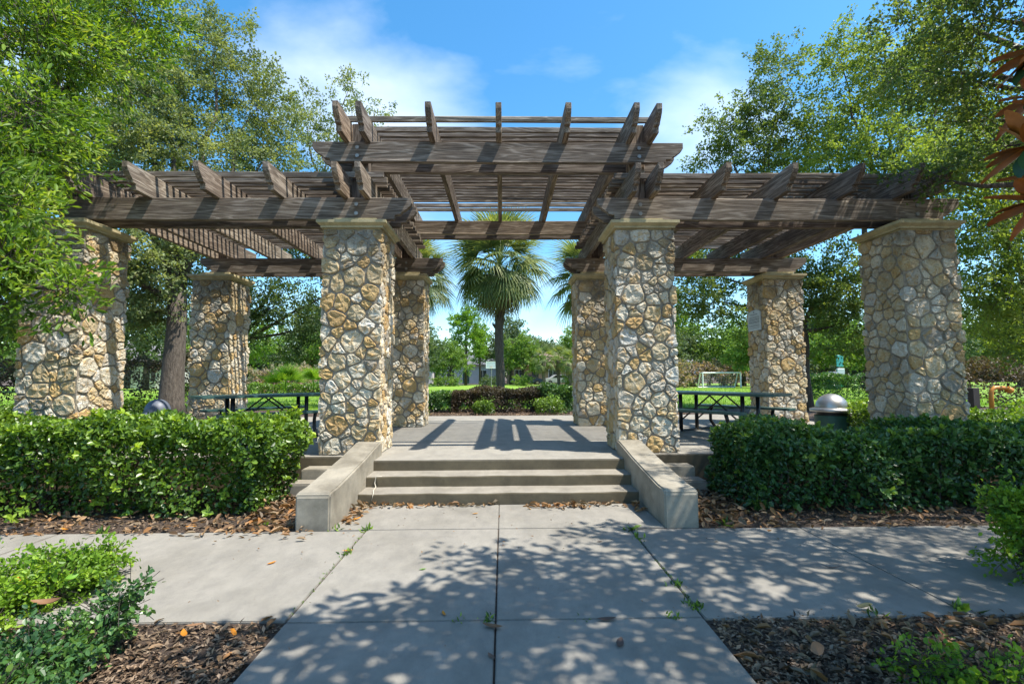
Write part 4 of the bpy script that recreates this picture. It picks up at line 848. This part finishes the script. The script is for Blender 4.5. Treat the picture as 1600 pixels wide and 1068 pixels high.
house('grey-roofed pale house far behind the soccer goal', (27, 84, .3), 14, 9, 3.2, (.55, .54, .50), (.15, .14, .15), 4)
house('light house beyond the oaks outside the leaf-covered column', (-46, 56, .3), 16, 9, 3.2, (.55, .53, .50), (.15, .14, .14), 5)
# parked cars
def car(label, loc, rz, colr):
    e = empty('parked_car', loc, label, 'car', 'cars parked before the tan house', rz=rz); pm = plain('car_paint', colr, .25, .2, .03); gl = plain('car_glass', (.02, .025, .03), .08)
    MB().prism([(-2.2, .3), (-2.2, .75), (-1.9, .88), (-1.3, .93), (-.8, 1.38), (.6, 1.42), (1.25, .98), (2.0, .85), (2.22, .6), (2.22, .3)], -.85, .85).obj('body', pm, e, bevel=.05, seg=2)
    MB().prism([(-1.15, .96), (-.74, 1.33), (.54, 1.36), (1.05, .98)], -.862, .862).obj('window', gl, e)
    for x in (-1.35, 1.38):
        for y in (-.8, .8):
            w = MB().tube([(x, y-.1, .32), (x, y+.1, .32)], .32, 16).obj('wheel', M['metal_black'], e); MB().tube([(x, y-.115, .32), (x, y+.115, .32)], .17, 10).obj('rim', M['galv'], w)
    for y in (-.6, .6): MB().box(2.19, 2.235, y-.15, y+.15, .6, .75).obj('headlight', M['white'], e)
car('dark blue parked car in front of the tan house', (3.4, 70, .34), .1, (.03, .045, .09)); car('silver-white parked car beside the dark blue one', (8.0, 70.5, .34), 3.2, (.55, .57, .58))
# basketball hoop
t = empty('basketball_hoop', (-1.35, 60, .36), 'white basketball backboard on a post left of the palm trunk', 'basketball hoop'); t.scale = (.72, .72, .8)
MB().tube([(0, 0, 0), (0, 0, 2.7), (0, -.5, 3.1)], .06, 8).obj('pole', M['galv'], t)
b = MB(); b.box(-.9, .9, -.62, -.56, 2.7, 2.8).box(-.9, .9, -.62, -.56, 3.65, 3.75).box(-.9, -.8, -.62, -.56, 2.8, 3.65).box(.8, .9, -.62, -.56, 2.8, 3.65); b.obj('backboard_frame', M['white'], t)
MB().box(-.8, .8, -.60, -.58, 2.8, 3.65).obj('backboard', M['sign'], t)
MB().tube([(.23*math.cos(a), -.9+.23*math.sin(a), 2.95) for a in np.linspace(0, 2*math.pi, 13)], .02, 6, False).obj('rim', M['orange'], t)
# soccer goal with net
t = empty('soccer_goal', (21.2, 47.6, .38), 'white soccer goal with a net on the far lawn', 'soccer goal')
for p in ([(-1.85, 0, 0), (-1.85, 0, 1.45)], [(1.85, 0, 0), (1.85, 0, 1.45)], [(-1.85, 0, 1.45), (1.85, 0, 1.45)], [(-1.85, 0, 1.45), (-1.85, .6, 1.4), (-1.85, 1.3, 0)], [(1.85, 0, 1.45), (1.85, .6, 1.4), (1.85, 1.3, 0)], [(-1.85, 1.3, .03), (1.85, 1.3, .03)]):
    MB().tube(p, .07, 6).obj('bar', M['white'], t)
b = MB()
for i in range(16): x = -1.8+i*.24; b.tube([(x, .02, 1.42), (x, .6, 1.38), (x, 1.28, .05)], .006, 3, False)
for i in range(8): u = i/7; b.tube([(-1.85, .6+.68*u, 1.38-1.33*u), (1.85, .6+.68*u, 1.38-1.33*u)], .006, 3, False)
b.obj('net', M['white'], t)['kind'] = 'stuff'
# far bin and teal kiosk board
litter_bin((26.9, 40, .37), 'dark blue-green trash bin standing on the far lawn by the teal station', M['bin_green'], M['dome_blue'], .62, 1.3, .15)
t = empty('waste_station', (28.9, 42, .37), 'tall teal pet waste station with a white panel beside the far bin', 'waste station'); teal = plain('teal_paint', (.05, .32, .33), .5)
MB().tube([(0, 0, 0), (0, 0, 2.9)], .06, 8).obj('post', M['galv'], t); MB().box(-.3, .3, -.16, -.06, 1.9, 2.9).obj('sign_panel', teal, t, bevel=.03); MB().box(-.32, .32, -.24, -.06, 1.25, 1.75).obj('bag_box', M['sign'], t, bevel=.03); MB().lathe([(0, .2), (.28, .2), (.3, 1.0), (0, 1.02)], 16).obj('bin', teal, t, smooth=True)

# ------------------------------------------------------------------ loose stuff: chips, litter, grass
def inside(x, y): # places that are paved
    p = ((np.abs(x) < 1.42) & (y < 6.5)) | ((y > 3.45) & (y < 5.42)) | ((np.abs(x) < 2.2) & (y > 5.4) & (y < 7.6)) | ((np.abs(x) < 8.02) & (y > 7.58) & (y < 15.12))
    return p
def litter(name, n, box, leaf, ratio, mat, rg, kind='stuff', lift=.012, flat=.35, fn=None):
    x = rg.uniform(box[0], box[1], n); y = rg.uniform(box[2], box[3], n); k = ~inside(x, y)
    if fn is not None: k &= fn(x, y)
    x, y = x[k], y[k]; m = len(x); z = ground_z(x, y)+lift+rg.random(m)*lift*2
    a = rg.normal(size=(m, 3)); a[:, 2] *= flat; nn = rg.normal(size=(m, 3))*flat+np.array([0, 0, 1]); L = leaf*(.5+rg.random(m))
    if leaf < .06: V, F = leaves_np(np.stack([x, y, z], 1), a, nn, L, L*ratio, .1); return V, F, np.repeat(rg.random(m), 4)
    V, F = leaves6(np.stack([x, y, z], 1), a, nn, L, L*ratio*.8, .3, rg.uniform(-.35, .35)); return V, F, np.repeat(rg.random(m), 6)
def multi(name, sets, mat):
    Vs, Fs, Rs, n = [], [], [], 0
    for V, F, r_ in sets: Vs.append(V); Fs.append(F+n); Rs.append(r_); n += len(V)
    o = ob(name, mesh_np(name, np.concatenate(Vs), np.concatenate(Fs), M[mat], False, np.concatenate(Rs))); tag(o, kind='stuff'); return o
for x_, y_, s_, k_, m_, lb_ in ((24.5, 47, .9, 'round', 'far_green', 'green rounded tree between the soccer goal and the far bin'), (31.5, 45, 1.0, 'wide', 'far_green', 'spreading green tree just beyond the teal station'), (36, 40, .9, 'round', 'far_blue', 'bluish tree at the dark hedge side beyond the bin'), (19.5, 55, 1.0, 'wide', 'far_blue', 'bluish spreading tree directly behind the soccer goal')):
    far_tree('broadleaf_tree', lb_, k_, m_, (x_, y_, G0), s_, x_)
rg = np.random.default_rng(9)
o = multi('bark_mulch', [litter('', 30000, (-5, -1.4, 1.4, 3.5), .035, .22, 'chip', rg), litter('', 30000, (1.4, 5, 1.4, 3.45), .035, .22, 'chip', rg), litter('', 34000, (-9, 9, 5.35, 7.6), .04, .22, 'chip', rg), litter('', 10000, (-6, 6, 15.1, 19), .055, .25, 'chip', rg)], 'chip')
tag(o, 'brown bark chips covering the planting beds', 'mulch')
o = multi('leaf_litter', [litter('', 260, (-3.4, -1.4, 1.6, 3.5), .075, .25, 'litter', rg, lift=.018, flat=.2), litter('', 1300, (1.45, 5, 1.5, 3.40), .078, .25, 'litter', rg, lift=.018, flat=.2), litter('', 900, (-9, -1.8, 5.4, 6.6), .08, .27, 'litter', rg, lift=.025), litter('', 900, (2.1, 9, 5.35, 6.7), .085, .27, 'litter', rg, lift=.025), litter('', 300, (-2.9, -2.1, 5.4, 7.3), .10, .27, 'litter', rg, lift=.03), litter('', 260, (2.1, 2.9, 5.4, 7.3), .10, .27, 'litter', rg, lift=.03)], 'litter')
tag(o, 'dry brown and tan magnolia leaves strewn over the mulch', 'leaf litter')
def pile(n, xs, ys, leaf=.09):   # leaves blown against the lowest step and the side walls
    x = xs(n); y = ys(n); m = n; z = .008+rg.random(m)*.03
    a = rg.normal(size=(m, 3)); a[:, 2] *= .3; nn = rg.normal(size=(m, 3))*.4+np.array([0, 0, 1]); L = leaf*(.5+rg.random(m)*.9)
    V, F = leaves6(np.stack([x, y, z], 1), a, nn, L, L*.2, .35, .1); return V, F, np.repeat(rg.random(m)*.6+.3, 6)
o = multi('leaf_drift', [pile(70, lambda n: rg.uniform(-1.7, -.05, n), lambda n: 6.40-np.abs(rg.normal(0, .05, n))), pile(46, lambda n: rg.uniform(.35, 1.7, n), lambda n: 6.38-np.abs(rg.normal(0, .06, n))), pile(50, lambda n: rg.normal(.75, .22, n), lambda n: 6.33-np.abs(rg.normal(0, .08, n))),
    pile(70, lambda n: -1.74+np.abs(rg.normal(0, .06, n)), lambda n: rg.uniform(5.6, 6.4, n)), pile(18, lambda n: 1.74-np.abs(rg.normal(0, .03, n)), lambda n: rg.uniform(6.0, 6.4, n)),
    pile(44, lambda n: rg.normal(-2.5, .3, n), lambda n: 5.42-np.abs(rg.normal(0, .12, n)), .08), pile(30, lambda n: rg.uniform(-6, -2.2, n), lambda n: 5.40-np.abs(rg.normal(0, .05, n)), .09), pile(40, lambda n: rg.uniform(2.2, 8, n), lambda n: 5.36-np.abs(rg.normal(0, .05, n)), .08)], 'litter')
tag(o, 'orange-brown leaves drifted against the lowest step and side walls', 'leaf litter')
o = multi('path_debris', [pile(240, lambda n: rg.uniform(-4.5, 5, n), lambda n: rg.uniform(2.3, 6.3, n), .014), pile(60, lambda n: rg.uniform(-3, 3, n), lambda n: rg.uniform(4.6, 6.3, n), .028)], 'litter'); tag(o, 'tiny bits of dry leaf and twig scattered on the paving', 'debris')
# weeds in the joints
def tuft(sets, cx, cy, n, s, sp=.03):
    x = rg.normal(cx, sp, n); y = rg.normal(cy, sp, n); a = rg.normal(size=(n, 3))*.8+np.array([0, 0, .8]); nn = rg.normal(size=(n, 3)); L = s*(.5+rg.random(n)); V, F = leaves_np(np.stack([x, y, np.full(n, -.008)], 1), a, nn, L, L*.16, .1); sets.append((V, F, np.repeat(rg.random(n), 4)))
ts = []
for k in range(70):
    y = rg.uniform(3.45, 5.45); tuft(ts, (1 if rg.random() < .6 else -1)*1.409, y, int(rg.integers(2, 8)), .022, .012)
for cx, cy, n, s in ((-1.40, 4.75, 26, .05), (-1.40, 5.42, 22, .06), (-1.72, 5.46, 18, .05), (1.41, 5.05, 30, .05), (1.41, 5.35, 14, .10), (1.41, 3.95, 28, .045), (1.41, 3.6, 40, .05), (1.2, 3.45, 24, .035), (-.25, 3.44, 14, .03), (-.05, 3.44, 26, .045), (2.6, 3.44, 12, .05), (3.22, 3.5, 16, .10), (.6, 3.44, 10, .03), (-4.2, 5.44, 20, .06), (-2.6, 5.6, 22, .06), (2.5, 5.5, 24, .07)): tuft(ts, cx, cy, n, s)
o = multi('joint_weeds', ts, 'hedge'); tag(o, 'small green weeds growing in the paving joints', 'weeds')
# grass blades at the near lawn edge
n = 60000; x = rg.uniform(-26, 26, n); y = 18.9+rg.random(n)**1.6*26; a = rg.normal(size=(n, 3))*.35+np.array([0, 0, 1]); L = .07+.06*rg.random(n)
V, F = leaves_np(np.stack([x, y, np.full(n, .385)], 1), a, rg.normal(size=(n, 3)), L, L*.10, .05); o = ob('lawn_grass_blades', mesh_np('grass', V, F, M['grass'], False, np.repeat(rg.random(n), 4))); tag(o, 'short bright green grass of the lawn', 'grass', kind='stuff')
# roots showing on the steps
t = MB().tube([(-1.58, 6.80, .29), (-1.66, 6.815, .285), (-1.68, 6.81, .20), (-1.66, 6.80, .15), (-1.64, 6.60, .15), (-1.60, 6.44, .148), (-1.62, 6.435, .06)], [.006, .008, .008, .007, .006, .006, .003], 6).obj('dry_root', plain('dry_root', (.5, .45, .36), .8), None, smooth=True)
tag(t, 'thin pale dry root trailing down the steps beside the sunlit wall', 'root')

# single fallen leaves that stand out
def fallen(label, loc, L, mat, rz, curl=.5, tilt=0, w=.19):
    V = []; F = []; n = 5
    for i in range(n+1):
        u = i/n; ww = L*w*math.sin(math.pi*(u*.95+.025))**.8; z = L*curl*.35*(u-.5)**2*4*.5
        V += [(u*L-L/2, -ww, z+ww*curl*.7), (u*L-L/2, 0, z), (u*L-L/2, ww, z+ww*curl*.5)]
    for i in range(n): F += [(3*i, 3*i+3, 3*i+4, 3*i+1), (3*i+1, 3*i+4, 3*i+5, 3*i+2)]
    V += [(L/2, 0, V[-2][2]), (L*.64, .003, V[-2][2]+.01), (L*.64, -.003, V[-2][2]+.01)]; F.append((len(V)-3, len(V)-2, len(V)-1, len(V)-1)[:3]) if False else None
    me = mesh_np('fallen_leaf', V[:3*(n+1)], F, M[mat], True, np.full(3*(n+1), rg.random())); o = ob('fallen_leaf', me, None, loc=loc, rot=(tilt, 0, rz)); tag(o, label, 'leaf', 'single fallen leaves')
fallen('small orange leaf alone on the sunlit walk', (-1.98, 4.5, .005), .085, 'leaf_orange', 1.0)
fallen('orange leaf lying in the weeds of the sunlit path joint', (-1.40, 4.77, .01), .10, 'leaf_orange', .2)
fallen('small curled orange leaf just above the cross joint', (-.36, 3.52, .005), .07, 'leaf_orange', 1.9, .9, .4)
fallen('glossy red-brown leaf lying across the centre joint', (-.02, 3.33, .008), .14, 'leaf_brown', -.35, .7)
fallen('dull brown leaf on the cross joint in the shade', (.74, 3.41, .008), .13, 'leaf_dark', .1)
fallen('grey-brown leaf in the middle of the shaded front slab', (.76, 3.12, .005), .12, 'leaf_dark', 1.2, .5, .3)
fallen('small dark leaf on the centre joint nearest the camera', (-.02, 3.0, .006), .07, 'leaf_dark', -1.0)
fallen('small green leaf on the sunlit middle slab', (-.63, 4.32, .005), .06, 'leaf_green', .3)
fallen('tiny brown leaf high on the shaded middle slab', (1.0, 4.97, .005), .06, 'leaf_dark', .2)
fallen('small orange leaf near the centre joint below the lowest step', (-.28, 6.0, .005), .08, 'leaf_orange', .5)
fallen('thin curled brown leaf on the shaded walk', (2.82, 4.24, .006), .16, 'leaf_dark', -.2, 1.0, 0, .06)
fallen('pale upturned leaf at the near edge of the shaded walk', (2.56, 3.50, .03), .12, 'leaf_pale', .1, .4, -.9, .28)
fallen('bright orange leaf in the sunny mulch by the path corner', (-1.62, 3.2, .06), .085, 'leaf_orange', 2.0, .5, .8, .3)
fallen('orange leaf at the mulch edge below the sunlit walk', (-1.95, 3.36, .03), .10, 'leaf_brown', .3)
fallen('round brown leaf standing up in the shaded mulch', (1.85, 2.93, .06), .11, 'leaf_brown', .4, .5, 1.0, .32)
fallen('bright orange leaf resting on the sunlit spreading shrub', (-3.35, 3.66, .22), .085, 'leaf_orange', 1.1, 1.1, .8, .22)
fallen('large folded brown leaf resting on the near corner shrub', (-2.95, 3.42, .15), .17, 'leaf_brown', .2, 1.3, .35, .17)
fallen('yellow-green upright leaf in the near corner shrub', (-3.04, 3.70, .21), .09, 'leaf_green', 1.4, .9, .8, .24)

for i, (x, y, rz, lb) in enumerate(((-1.95, 3.25, 2.2, 'orange leaf deep in the sunny mulch beside the path corner'), (-2.1, 5.55, .7, 'orange leaf on the mulch against the sunlit side wall'), (-4.6, 5.46, 2.9, 'orange leaf at the mulch edge under the bright hedge'), (-3.3, 5.5, .2, 'tan-orange leaf halfway along the bright hedge mulch'), (2.35, 5.48, 1.2, 'orange leaf beside the shaded side wall'), (-1.62, 5.8, .9, 'orange leaf tucked against the inner face of the sunlit wall'))):
    fallen(lb, (x, y, .025 if abs(x) > 1.8 else .01), .11, 'leaf_orange', rz, .9, .2, .17)
